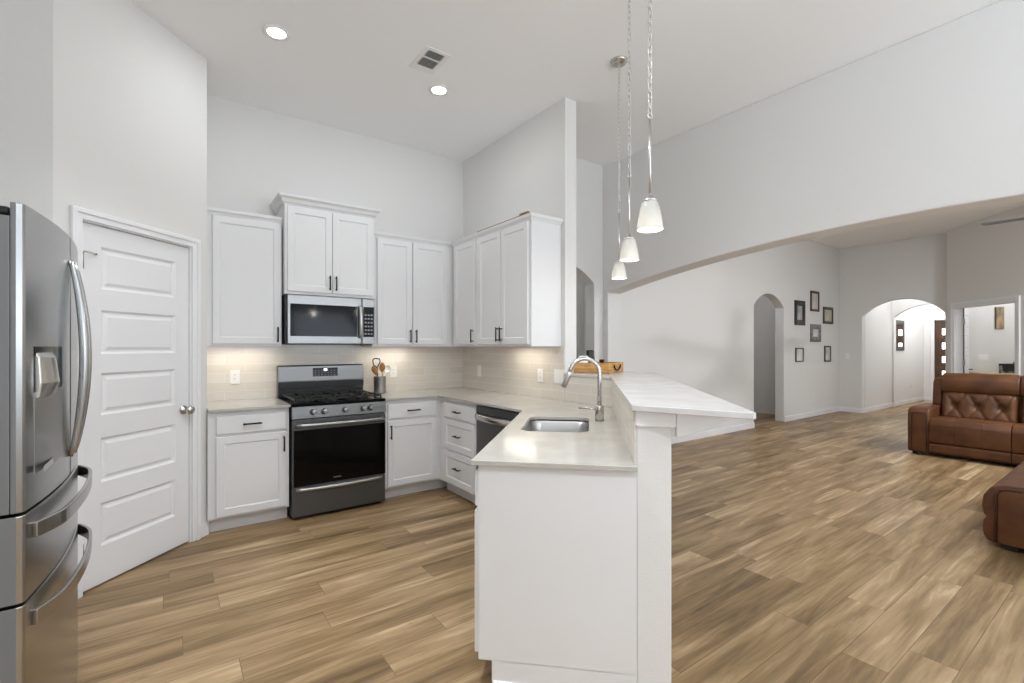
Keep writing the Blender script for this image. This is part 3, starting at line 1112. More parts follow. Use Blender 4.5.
# burners + grates
for x, y, r in ((0.15, -0.20, 0.035), (0.15, -0.48, 0.042), (0.377, -0.34, 0.05), (0.604, -0.20, 0.035), (0.604, -0.48, 0.042)):
    mb = MB(); mb.lathe([(r + 0.012, 0), (r + 0.012, 0.006), (r, 0.01), (r, 0.018), (r - 0.006, 0.022), (0, 0.022)], (x, y, 0.9165), 20)
    mb.build('burner', 'blackmatte', t)
for gx0, gx1 in ((0.025, 0.262), (0.266, 0.488), (0.492, 0.729)):
    mb = MB()
    b = 0.006
    z0, z1 = 0.938, 0.952
    cx = (gx0 + gx1) / 2
    y0, y1 = -0.63, -0.095
    mb.box(gx0, y0, z0, gx0 + 2 * b, y1, z1); mb.box(gx1 - 2 * b, y0, z0, gx1, y1, z1)
    mb.box(gx0, y0, z0, gx1, y0 + 2 * b, z1); mb.box(gx0, y1 - 2 * b, z0, gx1, y1, z1)
    mb.box(gx0, -0.362 - b, z0, gx1, -0.362 + b, z1)
    for yc in (-0.20, -0.48):
        mb.box(gx0, yc - b, z0 + 0.002, cx - 0.03, yc + b, z1 + 0.004); mb.box(cx + 0.03, yc - b, z0 + 0.002, gx1, yc + b, z1 + 0.004)
        mb.box(cx - b, yc + 0.03, z0 + 0.002, cx + b, yc + 0.15, z1 + 0.004); mb.box(cx - b, yc - 0.14, z0 + 0.002, cx + b, yc - 0.03, z1 + 0.004)
    for xx in (gx0, gx1 - 2 * b):
        for yy in (y0, y1 - 2 * b):
            mb.box(xx, yy, 0.9165, xx + 2 * b, yy + 2 * b, z0)
    mb.build('grate', 'blackmatte', t, bevel=0.002)

# ------------------------------------------------------------------ microwave
t = thing('microwave', 'stainless over-the-range microwave with dark window', 'microwave', (0.770, YB, 0), 0)
mb = MB(); mb.box(0, -0.385, 1.387, 0.748, -0.011, 1.802)
mb.build('case', 'blackplastic', t, bevel=0.003)
mb = MB(); mb.box(0.012, -0.42, 1.39, 0.628, -0.386, 1.80)
d = mb.build('door', 'mwsteel', t, bevel=0.006)
mb = MB(); mb.box(0.035, -0.4225, 1.455, 0.585, -0.4195, 1.725)
wn = mb.build('window', 'blackgloss', d)
mb = MB()
pts = [(0.612, -0.44 - 0.018 * math.sin(PI * i / 12), 1.45 + 0.275 * i / 12) for i in range(13)]
mb.tube([(0.612, -0.418, 1.45)] + pts + [(0.612, -0.418, 1.725)], 0.011, 10, squash=(0.8, 1.6))
mb.build('handle', 'steel', d)
mb = MB(); mb.box(0.631, -0.42, 1.39, 0.748, -0.386, 1.80)
c = mb.build('control_panel', 'mwsteel', t, bevel=0.006)
mb = MB(); mb.box(0.642, -0.4225, 1.455, 0.738, -0.4195, 1.725)
kp = mb.build('keypad', 'blackgloss', c)
mb = MB()
for i in range(3):
    for j in range(6):
        mb.box(0.652 + i * 0.027, -0.4235, 1.475 + j * 0.034, 0.670 + i * 0.027, -0.422, 1.49 + j * 0.034)
mb.build('button_pad', 'pad', kp)

# ------------------------------------------------------------------ refrigerator
FY0, FY1 = 1.806, 2.716
FW = FY1 - FY0
XF = -0.32
t = thing('refrigerator', 'stainless four-door refrigerator with ice dispenser beside the pantry door', 'refrigerator', (XF, FY0, 0), PI / 2)
# local: x along +Y (0..FW), y -> -X, so front is -y (towards +X)
mb = MB(); mb.box(0.004, 0.09, 0.02, FW - 0.004, 0.78, 1.72)
mb.build('cabinet_body', 'fside', t, bevel=0.004)
BUL = 0.036


def fy_(x):
    u = (x - FW / 2) / (FW / 2)
    return -BUL * (1 - u * u)


def curved(x0, x1, z0, z1, back, name, m, parent, n=14, r=0.012, lip=False):
    mb = MB()
    vs, fs = [], []
    cols = []
    for i in range(n + 1):
        x = x0 + (x1 - x0) * i / n
        y = fy_(x)
        if i == 0 or i == n:
            cols.append((x, y + r * 1.2))
            x2 = x + (r * 0.35 if i == 0 else -r * 0.35)
            p = (x2, fy_(x2) + r * 0.3)
            q = (x + (r if i == 0 else -r), fy_(x + (r if i == 0 else -r)))
            if i == 0:
                cols += [p, q]
            else:
                cols = cols[:-1] + [q, p, (x, y + r * 1.2)]
        else:
            if r < (x - x0) and r < (x1 - x):
                cols.append((x, y))
    poly = cols + [(x1, back), (x0, back)]
    if lip:
        mb.prism(cols + [(x1, 0.026), (x0, 0.026)], z0, z1 + 0.037, lambda p, a: (p[0], p[1], a))
        mb.prism([(x1, 0.0262), (x1, back), (x0, back), (x0, 0.0262)], z0, z1, lambda p, a: (p[0], p[1], a))
    else:
        mb.prism(poly, z0, z1, lambda p, a: (p[0], p[1], a))
    o = mb.build(name, m, parent, bevel=0.003)
    o.data.materials.append(M['fside'])
    for p in o.data.polygons:
        if abs(p.normal.x) > 0.97 and p.center.y > 0.018:
            p.material_index = 1
    return o




def sweep_bar(mb, pts, h, th):
    vs, fs = [], []
    n_ = len(pts)
    for i, p in enumerate(pts):
        a, b = Vector(pts[max(i - 1, 0)]), Vector(pts[min(i + 1, n_ - 1)])
        t_ = (b - a).normalized()
        nn = Vector((t_.y, -t_.x, 0)).normalized()
        p = Vector(p)
        vs += [p + nn * th / 2 + Vector((0, 0, -h / 2)), p + nn * th / 2 + Vector((0, 0, h / 2)), p - nn * th / 2 + Vector((0, 0, h / 2)), p - nn * th / 2 + Vector((0, 0, -h / 2))]
    for i in range(n_ - 1):
        for k in range(4):
            l = (k + 1) % 4
            fs.append((i * 4 + k, i * 4 + l, i * 4 + 4 + l, i * 4 + 4 + k))
    fs += [(0, 1, 2, 3), tuple((n_ - 1) * 4 + k for k in (3, 2, 1, 0))]
    return mb.add(vs, fs)


G = 0.003
dl = curved(0, FW / 2 - G, 0.916, 1.715, 0.085, 'door', 'fsteel', t, lip=True)
dr_ = curved(FW / 2 + G, FW, 0.916, 1.715, 0.085, 'door', 'fsteel', t, lip=True)
d1 = curved(0, FW, 0.672, 0.908, 0.085, 'drawer', 'fsteel', t, 28)
d2 = curved(0, FW, 0.06, 0.664, 0.085, 'drawer', 'fsteel', t, 28)
mb = MB(); mb.box(0.02, 0.03, 0.0, FW - 0.02, 0.7, 0.058)
mb.build('base_grille', 'blackplastic', t)
for x in (0.015, FW - 0.135):
    mb = MB(); mb.box(x, 0.03, 1.7205, x + 0.12, 0.3, 1.742)
    mb.build('hinge_cover', 'blackplastic', t, bevel=0.006)
# french door handles, bowed
for par, x, sg in ((dl, FW / 2 - 0.034, -1), (dr_, FW / 2 + 0.034, 1)):
    mb = MB()
    pts = []
    for i in range(21):
        u = i / 20
        z = 0.985 + (1.665 - 0.985) * u
        b = math.sin(PI * u) ** 0.75
        pts.append((x + sg * 0.0, fy_(x) - 0.004 - 0.036 * b, z))
    mb.tube(pts, [0.007 + 0.005 * math.sin(PI * i / 20) for i in range(21)], 12, squash=(0.9, 1.15))
    mb.build('handle', 'fsteel', par)
for par, z in ((d1, 0.85), (d2, 0.605)):
    mb = MB()
    pts = []
    for i in range(29):
        u = i / 28
        x = 0.055 + (FW - 0.11) * u
        b = min(1, 6 * u, 6 * (1 - u))
        b = math.sin(b * PI / 2)
        pts.append((x, fy_(x) - 0.004 - 0.030 * b - 0.006 * math.sin(PI * u), z))
    sweep_bar(mb, pts, 0.044, 0.012)
    mb.build('handle', 'fsteel', par, bevel=0.003)
# water and ice dispenser on the first door
x0, x1 = 0.065, 0.315
mb = MB()
zz0, zz1 = 1.005, 1.365
n_ = 8
def yf(x): return fy_(x) - 0.0015
vs, fs = [], []
for i in range(n_ + 1):
    x = x0 + (x1 - x0) * i / n_
    vs += [(x, yf(x), 1.235), (x, yf(x), zz1), (x, yf(x) + 0.02, zz1), (x, yf(x) + 0.02, 1.235)]
for i in range(n_):
    for k in range(4):
        l = (k + 1) % 4
        fs.append((i * 4 + k, i * 4 + l, i * 4 + 4 + l, i * 4 + 4 + k))
fs += [(0, 1, 2, 3), tuple(n_ * 4 + k for k in (3, 2, 1, 0))]
mb.add(vs, fs)
ds = mb.build('dispenser_panel', 'blackgloss', dl)
mb = MB()
vs, fs = [], []
for i in range(n_ + 1):
    x = x0 + (x1 - x0) * i / n_
    vs += [(x, yf(x), zz0), (x, yf(x), 1.235), (x, yf(x) + 0.02, 1.235), (x, yf(x) + 0.02, zz0)]
for i in range(n_):
    for k in range(4):
        l = (k + 1) % 4
        fs.append((i * 4 + k, i * 4 + l, i * 4 + 4 + l, i * 4 + 4 + k))
fs += [(0, 1, 2, 3), tuple(n_ * 4 + k for k in (3, 2, 1, 0))]
mb.add(vs, fs)
mb.build('dispenser_recess', 'steel', ds)
mb = MB()
vs, fs = [], []
for i in range(7):
    x = 0.075 + 0.125 * i / 6
    o_ = 0.012 + 0.02 * math.sin(PI * i / 6)
    vs += [(x, fy_(x) + 0.002, 1.215), (x, fy_(x) - o_ * 0.6, 1.218), (x, fy_(x) - o_, 1.26), (x, fy_(x) - o_ * 0.7, 1.335), (x, fy_(x) + 0.002, 1.35)]
for i in range(6):
    for k in range(5):
        l = (k + 1) % 5
        fs.append((i * 5 + k, i * 5 + l, i * 5 + 5 + l, i * 5 + 5 + k))
fs += [(0, 1, 2, 3, 4), tuple(30 + k for k in (4, 3, 2, 1, 0))]
mb.add(vs, fs)
mb.build('dispenser_spout', 'nickel', ds, bevel=0.003)
mb = MB()
mb.box(x0 + 0.01, fy_(x0) - 0.018, zz0, x1 - 0.01, fy_(x1) + 0.005, zz0 + 0.018)
mb.build('drip_tray', 'fsteel', ds, bevel=0.003)


# ------------------------------------------------------------------ outlets and switches
def wallplate(label, loc, rotz, kind='outlet', w=0.072, h=0.117, group='wall outlets and switches'):
    t = thing('outlet' if kind == 'outlet' else 'light_switch', label, 'outlet' if kind == 'outlet' else 'light switch', loc, rotz, group)
    mb = MB(); mb.box(-w / 2, -0.006, -h / 2, w / 2, -0.0003, h / 2)
    mb.build('cover_plate', 'plate', t, bevel=0.002)
    gang = max(1, round(w / 0.075))
    for g in range(gang):
        cx = (g - (gang - 1) / 2) * 0.046
        if kind == 'outlet':
            mb = MB(); mb.box(cx - 0.017, -0.008, -0.034, cx + 0.017, -0.0055, 0.034)
            s_ = mb.build('socket_face', 'plate', t, bevel=0.001)
            mb = MB()
            for zc in (-0.018, 0.018):
                mb.box(cx - 0.008, -0.0085, zc, cx - 0.0055, -0.0075, zc + 0.009); mb.box(cx + 0.0055, -0.0085, zc, cx + 0.008, -0.0075, zc + 0.009)
                mb.box(cx - 0.002, -0.0085, zc - 0.009, cx + 0.002, -0.0075, zc - 0.005)
            mb.build('slot', 'slot', s_)
        else:
            mb = MB(); mb.box(cx - 0.016, -0.009, -0.032, cx + 0.016, -0.0055, 0.032)
            mb.build('rocker', 'plate', t, bevel=0.002)
    return t


yt = YB - 0.009
xt = XB - 0.009
wallplate('white outlet on the tile left of the range', (0.449, yt, 1.109), 0)
wallplate('white outlet on the tile just right of the utensil crock', (1.856, yt, 1.112), 0)
wallplate('single white switch on right wall tile nearest the corner', (xt, 4.296, 1.109), -PI / 2, 'switch')
wallplate('white outlet on right wall tile, middle of the three there', (xt, 3.27, 1.11), -PI / 2)
wallplate('white double switch plate on tile beside the end of right wall', (xt, 3.022, 1.113), -PI / 2, 'switch', w=0.118)
wallplate('white outlet low on the living room wall below the picture frames', (10.236, 4.085, 0.37), 0)
wallplate('white switch on far wall between picture frames and arched passage', (11.557, 3.93, 1.17), -PI / 2, 'switch')
wallplate('white outlet low on the entry wall under the framed mirror', (14.75, 3.67, 0.40), 0)
px, py = dg(-0.35, 0.82)
wallplate('wide white switch plate on the office wall behind the sofa', (px, py, 1.175), -PI / 4, 'switch', w=0.165)

# ------------------------------------------------------------------ utensil crock
t = thing('utensil_crock', 'ribbed steel utensil crock on the counter right of the range', 'crock', (1.668, 4.52, ZTOP + 0.0005))
mb = MB()
prof = [(0.0, 0.0), (0.056, 0.0), (0.058, 0.004)]
mb.lathe([(0.056, 0), (0.058, 0.006), (0.058, 0.16), (0.059, 0.165), (0.055, 0.165), (0.0545, 0.16), (0.0545, 0.01), (0.0, 0.01)], seg=32)
mb.build('pot', 'steel', t)
ux, uy, uz = 1.668, 4.52, ZTOP + 0.012


def utensil(name, label, cat, base, tip, head, handle_m, head_m, hr=0.006):
    t = thing(name, label, cat, (0, 0, 0), 0, 'kitchen utensils in the crock')
    a, b = Vector(base), Vector(tip)
    t.location = a
    mb = MB(); mb.tube([(0, 0, 0), (b - a) * 0.5, b - a], [hr, hr * 0.9, hr * 0.8], 8)
    mb.build('handle', handle_m, t)
    o = head(b - a, (b - a).normalized()).build('head', head_m, t)
    return t


def spoon_head(p, d):
    mb = MB()
    side = Vector((0.81, -0.585, 0))
    n_, seg = 10, 12
    vs, fs = [], []
    for i in range(n_ + 1):
        u = i / n_
        r = max(0.003, 0.03 * math.sin(PI * min(1, u * 0.93 + 0.05)) ** 0.7)
        c = p + d * (u * 0.095 - 0.005)
        nn = side.cross(d)
        for k in range(seg):
            a = 2 * PI * k / seg
            vs.append(c + side * math.cos(a) * r + nn * math.sin(a) * 0.007)
    for i in range(n_):
        for k in range(seg):
            l = (k + 1) % seg
            fs.append((i * seg + k, i * seg + l, i * seg + seg + l, i * seg + seg + k))
    fs += [list(range(seg))[::-1], [n_ * seg + k for k in range(seg)]]
    return mb.add(vs, fs, True)


def loop_head(p, d):
    mb = MB()
    side = Vector((0.81, -0.585, 0))
    pts = [p, p + side * -0.035 + d * 0.03, p + side * -0.038 + d * 0.075, p + side * -0.02 + d * 0.092, p + side * 0.03 + d * 0.088, p + side * 0.034 + d * 0.06, p + side * 0.01 + d * 0.02]
    return mb.tube(pts, 0.006, 8, closed=True)


def ladle_head(p, d):
    mb = MB()
    nn = Vector((-0.585, -0.81, 0.25)).normalized()
    side = Vector((0.81, -0.585, 0))
    up = nn.cross(side)
    vs, fs = [], []
    seg = 18
    for j, (r, dd) in enumerate(((0.036, 0.0), (0.034, -0.012), (0.026, -0.024), (0.012, -0.03), (0.001, -0.031))):
        for k in range(seg):
            a = 2 * PI * k / seg
            vs.append(p + d * 0.025 + (side * math.cos(a) + up * math.sin(a)) * r + nn * dd)
    for j in range(4):
        for k in range(seg):
            l = (k + 1) % seg
            fs.append((j * seg + k, j * seg + l, j * seg + seg + l, j * seg + seg + k))
    mb.add(vs, fs, True)
    mb.tube([p + d * 0.025 + (side * math.cos(2 * PI * k / 16) + up * math.sin(2 * PI * k / 16)) * 0.036 for k in range(16)], 0.003, 6, closed=True)
    return mb


utensil('wooden_spoon', 'wooden spoon with broad oval head, taller one in the crock', 'spoon', (ux + 0.02, uy - 0.01, uz), (ux + 0.012, uy - 0.035, uz + 0.20), spoon_head, 'spoon', 'spoon')
utensil('wooden_spoon', 'lower wooden spoon leaning over the crock rim on the range side', 'spoon', (ux + 0.02, uy + 0.0, uz), (ux - 0.045, uy - 0.02, uz + 0.175), spoon_head, 'spoon', 'spoon')
utensil('masher', 'black open-loop masher standing highest in the crock', 'utensil', (ux, uy + 0.02, uz), (ux - 0.02, uy + 0.015, uz + 0.235), loop_head, 'blackplastic', 'blackplastic')
utensil('ladle', 'pale ladle with round bowl leaning out towards the outlet', 'ladle', (ux - 0.03, uy + 0.01, uz), (ux + 0.075, uy + 0.02, uz + 0.2), ladle_head, 'ceramic', 'ceramic', 0.005)

# ------------------------------------------------------------------ tray on the bar with its contents
TR = (2.895, 2.658, 1.147)
ta = math.atan2(0.9275, -0.378)                # long axis direction
t = thing('wooden_tray', 'wooden box tray with dark handles on the far end of bar top', 'tray', TR, ta)
# local x long axis 0..0.36, local -y is the short axis direction (.866,.5)
Lx, Ly, Hh = 0.31, 0.36, 0.085
mb = MB(); mb.box(0, -Ly, 0, Lx, 0, 0.012)
mb.box(0, -0.012, 0, Lx, 0, Hh); mb.box(0, -Ly, 0, Lx, -Ly + 0.012, Hh)
mb.box(0, -Ly + 0.012, 0, 0.012, -0.012, Hh); mb.box(Lx - 0.012, -Ly + 0.012, 0, Lx, -0.012, Hh)
mb.build('box', 'tray', t, bevel=0.002)
# the bail handles sit on the short sides facing the room and the wall column
for x in (-0.008, Lx + 0.008):
    mb = MB()
    pts = [(x, -Ly / 2 + 0.075 * math.cos(PI * (1 + i / 10)), 0.068 + 0.045 * math.sin(PI * (1 + i / 10))) for i in range(11)]
    mb.tube(pts, 0.0065, 8)
    mb.build('handle', 'black', t)
def tl(x, y, z):
    v = Matrix.Rotation(ta, 3, 'Z') @ Vector((x, y, z)); return (TR[0] + v.x, TR[1] + v.y, TR[2] + z)
mb = MB(); mb.lathe([(0.036, 0), (0.038, 0.004), (0.038, 0.12), (0.034, 0.125), (0.034, 0.17), (0.03, 0.176), (0, 0.178)], seg=24)
o = mb.build('canister', 'blackplastic'); o.location = tl(0.245, -0.20, 0.0125); tag(o, 'tall black canister standing in the wooden tray', 'canister')
mb = MB(); mb.lathe([(0.025, 0), (0.028, 0.004), (0.028, 0.062), (0.016, 0.072), (0.016, 0.082), (0.022, 0.085), (0.022, 0.1), (0, 0.102)], seg=20)
o = mb.build('jar', 'blackplastic'); o.location = tl(0.10, -0.10, 0.0125); tag(o, 'small black stoppered jar in the tray near its handle', 'jar')
mb = MB(); mb.lathe([(0.034, 0), (0.04, 0.004), (0.04, 0.13), (0.037, 0.13), (0.037, 0.01), (0, 0.01)], seg=24)
o = mb.build('cup', 'ceramic'); o.location = tl(0.25, -0.06, 0.0125); tag(o, 'white cup in the tray behind the faucet arch', 'cup')

# ------------------------------------------------------------------ pendant lamps
def pendant():
    t = thing('pendant_lamp', '', 'lamp', (0, 0, 0), 0, 'pendant lamps over the bar')
    # origin at shade bottom centre
    top = HC - 1.866
    mb = MB(); mb.lathe([(0.0, top - 0.03), (0.03, top - 0.03), (0.05, top - 0.022), (0.062, top - 0.008), (0.064, top - 0.0005), (0.0, top - 0.0005)], seg=28)
    mb.build('canopy', 'nickel', t)
    mb = MB()
    z0, z1 = 0.495, top - 0.028
    step = 0.0315
    n_ = int((z1 - z0) / step)
    step = (z1 - z0) / n_
    for i in range(n_):
        zc = z0 + (i + 0.5) * step
        a, b = 0.009, step / 2 + 0.004
        d = (1, 0) if i % 2 else (0, 1)
        pts = []
        for k in range(12):
            an = 2 * PI * k / 12
            pts.append((d[0] * a * math.cos(an), d[1] * a * math.cos(an), zc + b * math.sin(an)))
        mb.tube(pts, 0.0026, 6, closed=True)
    mb.build('chain', 'chain', t)
    mb = MB(); mb.cyl((0, 0, 0.142), (0, 0, 0.475), 0.0055, 10)
    mb.tube([(0.014 * math.cos(2 * PI * k / 14), 0, 0.487 + 0.014 * math.sin(2 * PI * k / 14)) for k in range(14)], 0.003, 6, closed=True)
    mb.build('rod', 'chain', t)
    mb = MB(); mb.lathe([(0.03, 0.1188), (0.032, 0.1242), (0.026, 0.1314), (0.012, 0.1368), (0.012, 0.1485), (0.0, 0.1512)], seg=20)
    mb.build('cap', 'chain', t)
    mb = MB()
    mb.lathe([(0.0, 0.1247), (0.022, 0.1238), (0.034, 0.1152), (0.041, 0.0900), (0.048, 0.0540), (0.0535, 0.0180), (0.0545, 0.0036), (0.0535, 0.0000), (0.0515, 0.0018), (0.050, 0.0180), (0.0445, 0.0540), (0.0375, 0.0900), (0.03, 0.1116), (0.02, 0.1188), (0.0, 0.1197)], seg=32)
    mb.build('shade', 'shade', t)
    mb = MB(); mb.lathe([(0.0, 0.0108), (0.014, 0.0153), (0.022, 0.0270), (0.024, 0.0378), (0.02, 0.0522), (0.012, 0.0675), (0.011, 0.0855), (0.0, 0.0855)], seg=18)
    mb.build('bulb', 'bulb', t)
    return t


p0 = pendant()
spots = [((2.667, 2.35), 'pendant lamp farthest from the camera, with its ceiling canopy in view'),
         ((2.155, 1.822), 'middle of the three chain-hung glass pendant lamps'),
         ((1.669, 1.298), 'nearest and largest-looking glass pendant lamp over the bar')]
for i, (xy, lb) in enumerate(spots):
    o = p0 if i == 0 else copy_tree(p0)
    o.location = (*xy, 1.866)
    o['label'] = lb
    l = bpy.data.lights.new('pendant_light', 'POINT')
    l.energy = 2.5
    l.color = (1, 0.94, 0.86)
    l.shadow_soft_size = 0.02
    lo = bpy.data.objects.new('pendant_light', l)
    lo.location = (*xy, 1.866 - 0.02)
    COL.objects.link(lo)

# ------------------------------------------------------------------ recessed lights, vent
def downlight(x, y, label, r=0.085, energy=4, spread=180):
    t = thing('recessed_light', label, 'ceiling light', (x, y, HC), 0, 'recessed ceiling lights')
    mb = MB(); mb.lathe([(r * 0.66, -0.004), (r * 0.72, -0.009), (r, -0.005), (r, -0.0005), (r * 0.66, -0.0005)], seg=32)
    mb.build('trim_ring', 'plate', t)
    mb = MB(); mb.lathe([(0.0, -0.004), (r * 0.66, -0.004), (r * 0.66, -0.001), (0.0, -0.001)], seg=32)
    mb.build('lens', 'lamp', t)
    l = bpy.data.lights.new('downlight', 'AREA')
    l.shape, l.size, l.energy, l.color = 'DISK', r * 1.4, energy, (0.93, 0.97, 1.0)
    l.spread = math.radians(spread)
    lo = bpy.data.objects.new('downlight', l)
    lo.location = (x, y, HC - 0.012)
    COL.objects.link(lo)


downlight(0.576, 3.475, 'recessed ceiling light above the counter left of the range, left of vent')
downlight(1.778, 3.475, 'recessed ceiling light just below the ceiling vent, nearer the corner')


t = thing('ceiling_vent', 'white ceiling air vent with dark louvres', 'vent', (1.54, 3.16, HC), 0)
vw, vh = 0.19, 0.30
mb = MB()
mb.box(-vw / 2, -vh / 2, -0.006, -vw / 2 + 0.03, vh / 2, -0.0005); mb.box(vw / 2 - 0.03, -vh / 2, -0.006, vw / 2, vh / 2, -0.0005)
mb.box(-vw / 2 + 0.03, -vh / 2, -0.006, vw / 2 - 0.03, -vh / 2 + 0.03, -0.0005); mb.box(-vw / 2 + 0.03, vh / 2 - 0.065, -0.006, vw / 2 - 0.03, vh / 2, -0.0005)
mb.box(-vw / 2 + 0.03, -0.035, -0.006, vw / 2 - 0.03, -0.022, -0.0005)
mb.build('frame', 'plate', t)
mb = MB(); mb.box(-vw / 2 + 0.03, -vh / 2 + 0.03, -0.002, vw / 2 - 0.03, vh / 2 - 0.065, -0.0005)
mb.build('duct', 'near_black', t)  # flat near-black plate standing in for the dark depth behind the louvres
mb = MB()
for i in range(7):
    x = -vw / 2 + 0.038 + i * 0.0185
    mb.add([(x, -vh / 2 + 0.03, -0.006), (x + 0.0025, -vh / 2 + 0.03, -0.006), (x + 0.0025, vh / 2 - 0.065, -0.006), (x, vh / 2 - 0.065, -0.006),
            (x, -vh / 2 + 0.03, -0.002), (x + 0.0025, -vh / 2 + 0.03, -0.002), (x + 0.0025, vh / 2 - 0.065, -0.002), (x, vh / 2 - 0.065, -0.002)],
           [(0, 1, 2, 3), (7, 6, 5, 4), (0, 4, 5, 1), (1, 5, 6, 2), (2, 6, 7, 3), (3, 7, 4, 0)])
mb.build('louvre', 'plate', t)

# under-cabinet lamps (warm light on the tile)
WARM = (1.0, 0.91, 0.78)
area('under_cabinet_light', (0.49, YB - 0.16, ZU - 0.006), (0, 0, 0), 0.42, 0.05, 1.0, WARM)
area('under_cabinet_light', (1.80, YB - 0.16, ZU - 0.006), (0, 0, 0), 0.42, 0.05, 1.0, WARM)
area('under_cabinet_light', (XB - 0.16, 3.38, ZU - 0.006), (0, 0, PI / 2), 0.46, 0.05, 1.1, WARM)

# ------------------------------------------------------------------ living room: sofa
def rbox(x0, y0, z0, x1, y1, z1):
    mb = MB(); mb.box(x0, y0, z0, x1, y1, z1); return mb


def sofa_back(w, tuft=True):
    """tufted lower back: grid facing -y, x 0..w, z 0..0.35, lean in y"""
    mb = MB()
    nx, nz = 44, 22
    h = 0.36
    vs, fs = [], []
    tx = [w * 0.2, w * 0.5, w * 0.8]
    knots = [(x, 0.5 * h) for x in tx]
    lines = []
    for i, x in enumerate(tx):
        for s_ in (-1, 1):
            lines.append(((x, 0.5 * h), (x + s_ * w * 0.15, 0.0)))
            lines.append(((x, 0.5 * h), (x + s_ * w * 0.15, h)))
    def dist(p, a, b):
        a, b, p = Vector(a), Vector(b), Vector(p)
        u = max(0, min(1, (p - a).dot(b - a) / (b - a).length_squared))
        return (p - a - (b - a) * u).length
    for j in range(nz + 1):
        for i in range(nx + 1):
            x, z = w * i / nx, h * j / nz
            e = min(x, w - x) / 0.05
            ez = min(z, h - z) / 0.06
            y = -0.09 * (1 - (1 - min(1, e)) ** 2) * (0.55 + 0.45 * (1 - (1 - min(1, ez)) ** 2))
            for kx, kz in knots:
                r = math.hypot(x - kx, z - kz)
                y += 0.05 * math.exp(-(r / 0.045) ** 2)
            dl_ = min(dist((x, z), a, b) for a, b in lines)
            y += 0.016 * math.exp(-(dl_ / 0.014) ** 2)
            vs.append((x, y + 0.30 * z, z))
    for j in range(nz):
        for i in range(nx):
            a = j * (nx + 1) + i
            fs.append((a, a + 1, a + nx + 2, a + nx + 1))
    o = len(vs)
    # back side
    vs += [(0, 0.10, 0), (w, 0.10, 0), (w, 0.10 + 0.3 * h, h), (0, 0.10 + 0.3 * h, h)]
    fs.append((o, o + 3, o + 2, o + 1))
    bot = list(range(nx + 1)); top = list(range(nz * (nx + 1), (nz + 1) * (nx + 1)))
    lef = [j * (nx + 1) for j in range(nz + 1)]; rig = [j * (nx + 1) + nx for j in range(nz + 1)]
    fs.append(bot[::-1] + [o, o + 1])
    fs.append(top + [o + 2, o + 3])
    fs.append(lef + [o + 3, o])
    fs.append(rig[::-1] + [o + 1, o + 2])
    return mb.add(vs, fs, True)


def prof_extrude(prof, x0, x1, name, m, parent, bevel=0.02, bseg=4):
    mb = MB(); mb.prism(prof, x0, x1, lambda p, a: (a, p[0], p[1]))
    o = mb.build(name, m, parent, bevel=bevel, bseg=bseg, ang=25)
    for p in o.data.polygons:
        p.use_smooth = True
    return o


SX, SY = 7.69, 1.955
t = thing('sofa', 'brown leather reclining sofa with tufted backs in the living room', 'sofa', (SX, SY, 0), -PI / 2)
# local x along -Y, y to the back
SWT = 0.215 + 0.715 * 3 + 0.215


def sofa_arm(x0, x1):
    prof = [(0.0, 0.035), (0.0, 0.5), (0.012, 0.555), (0.05, 0.59), (0.2, 0.605), (0.45, 0.60), (0.78, 0.60), (0.84, 0.55), (0.86, 0.035)]
    a = prof_extrude(prof, x0, x1, 'arm', 'leather', t, 0.035, 5)
    mb = MB()
    i_ = 0.045
    pts = [(x0 + i_, -0.002, 0.05), (x0 + i_, -0.004, 0.5), (x0 + i_ + 0.02, -0.002, 0.535), (x1 - 0.035, -0.002, 0.535), (x1 - 0.02, -0.004, 0.5), (x1 - 0.02, -0.002, 0.05)]
    mb.tube(pts, 0.006, 8)
    mb.build('piping', 'leatherd', a)


sofa_arm(0, 0.215)
sofa_arm(SWT - 0.215, SWT)
for k in range(3):
    x0 = 0.217 + k * 0.715
    x1 = x0 + 0.711
    seat = prof_extrude([(0.0, 0.175), (-0.012, 0.25), (-0.006, 0.40), (0.03, 0.462), (0.10, 0.485), (0.35, 0.475), (0.62, 0.455), (0.62, 0.30), (0.05, 0.30), (0.05, 0.175)], x0, x1, 'seat', 'leather', t, 0.012, 3)
    mb = MB()
    for xx in (x0 + 0.235, x0 + 0.475):
        mb.tube([(xx, -0.003, 0.19), (xx, -0.013, 0.25), (xx, -0.007, 0.40), (xx, 0.03, 0.463), (xx, 0.10, 0.486), (xx, 0.3, 0.478)], 0.003, 6)
    mb.build('seam', 'leatherd', seat)
    prof_extrude([(0.004, 0.055), (-0.004, 0.07), (-0.004, 0.145), (0.006, 0.165), (0.05, 0.165), (0.05, 0.055)], x0, x1, 'footrest', 'leather', t, 0.008, 3)
    b = sofa_back(0.705)
    bk = b.build('tufted_back', 'leather', t)
    bk.location = (x0 + 0.003, 0.50, 0.43)
    hp = prof_extrude([(0.535, 0.785), (0.52, 0.86), (0.535, 0.94), (0.58, 1.0), (0.65, 1.025), (0.74, 1.01), (0.77, 0.94), (0.74, 0.76), (0.60, 0.765)], x0 + (0.0 if k else -0.0), x1, 'headrest', 'leather', t, 0.015, 3)
mb = MB(); mb.box(0.02, 0.06, 0.03, SWT - 0.02, 0.86, 0.18); mb.box(0.216, 0.62, 0.18, SWT - 0.216, 0.86, 0.5)
mb.build('frame', 'leatherd', t)
prof_extrude([(0.62, 0.45), (0.56, 0.62), (0.60, 0.90), (0.66, 0.95), (0.80, 0.95), (0.86, 0.6), (0.86, 0.45)], 0.12, 0.2165, 'back_wing', 'leather', t, 0.02, 3)
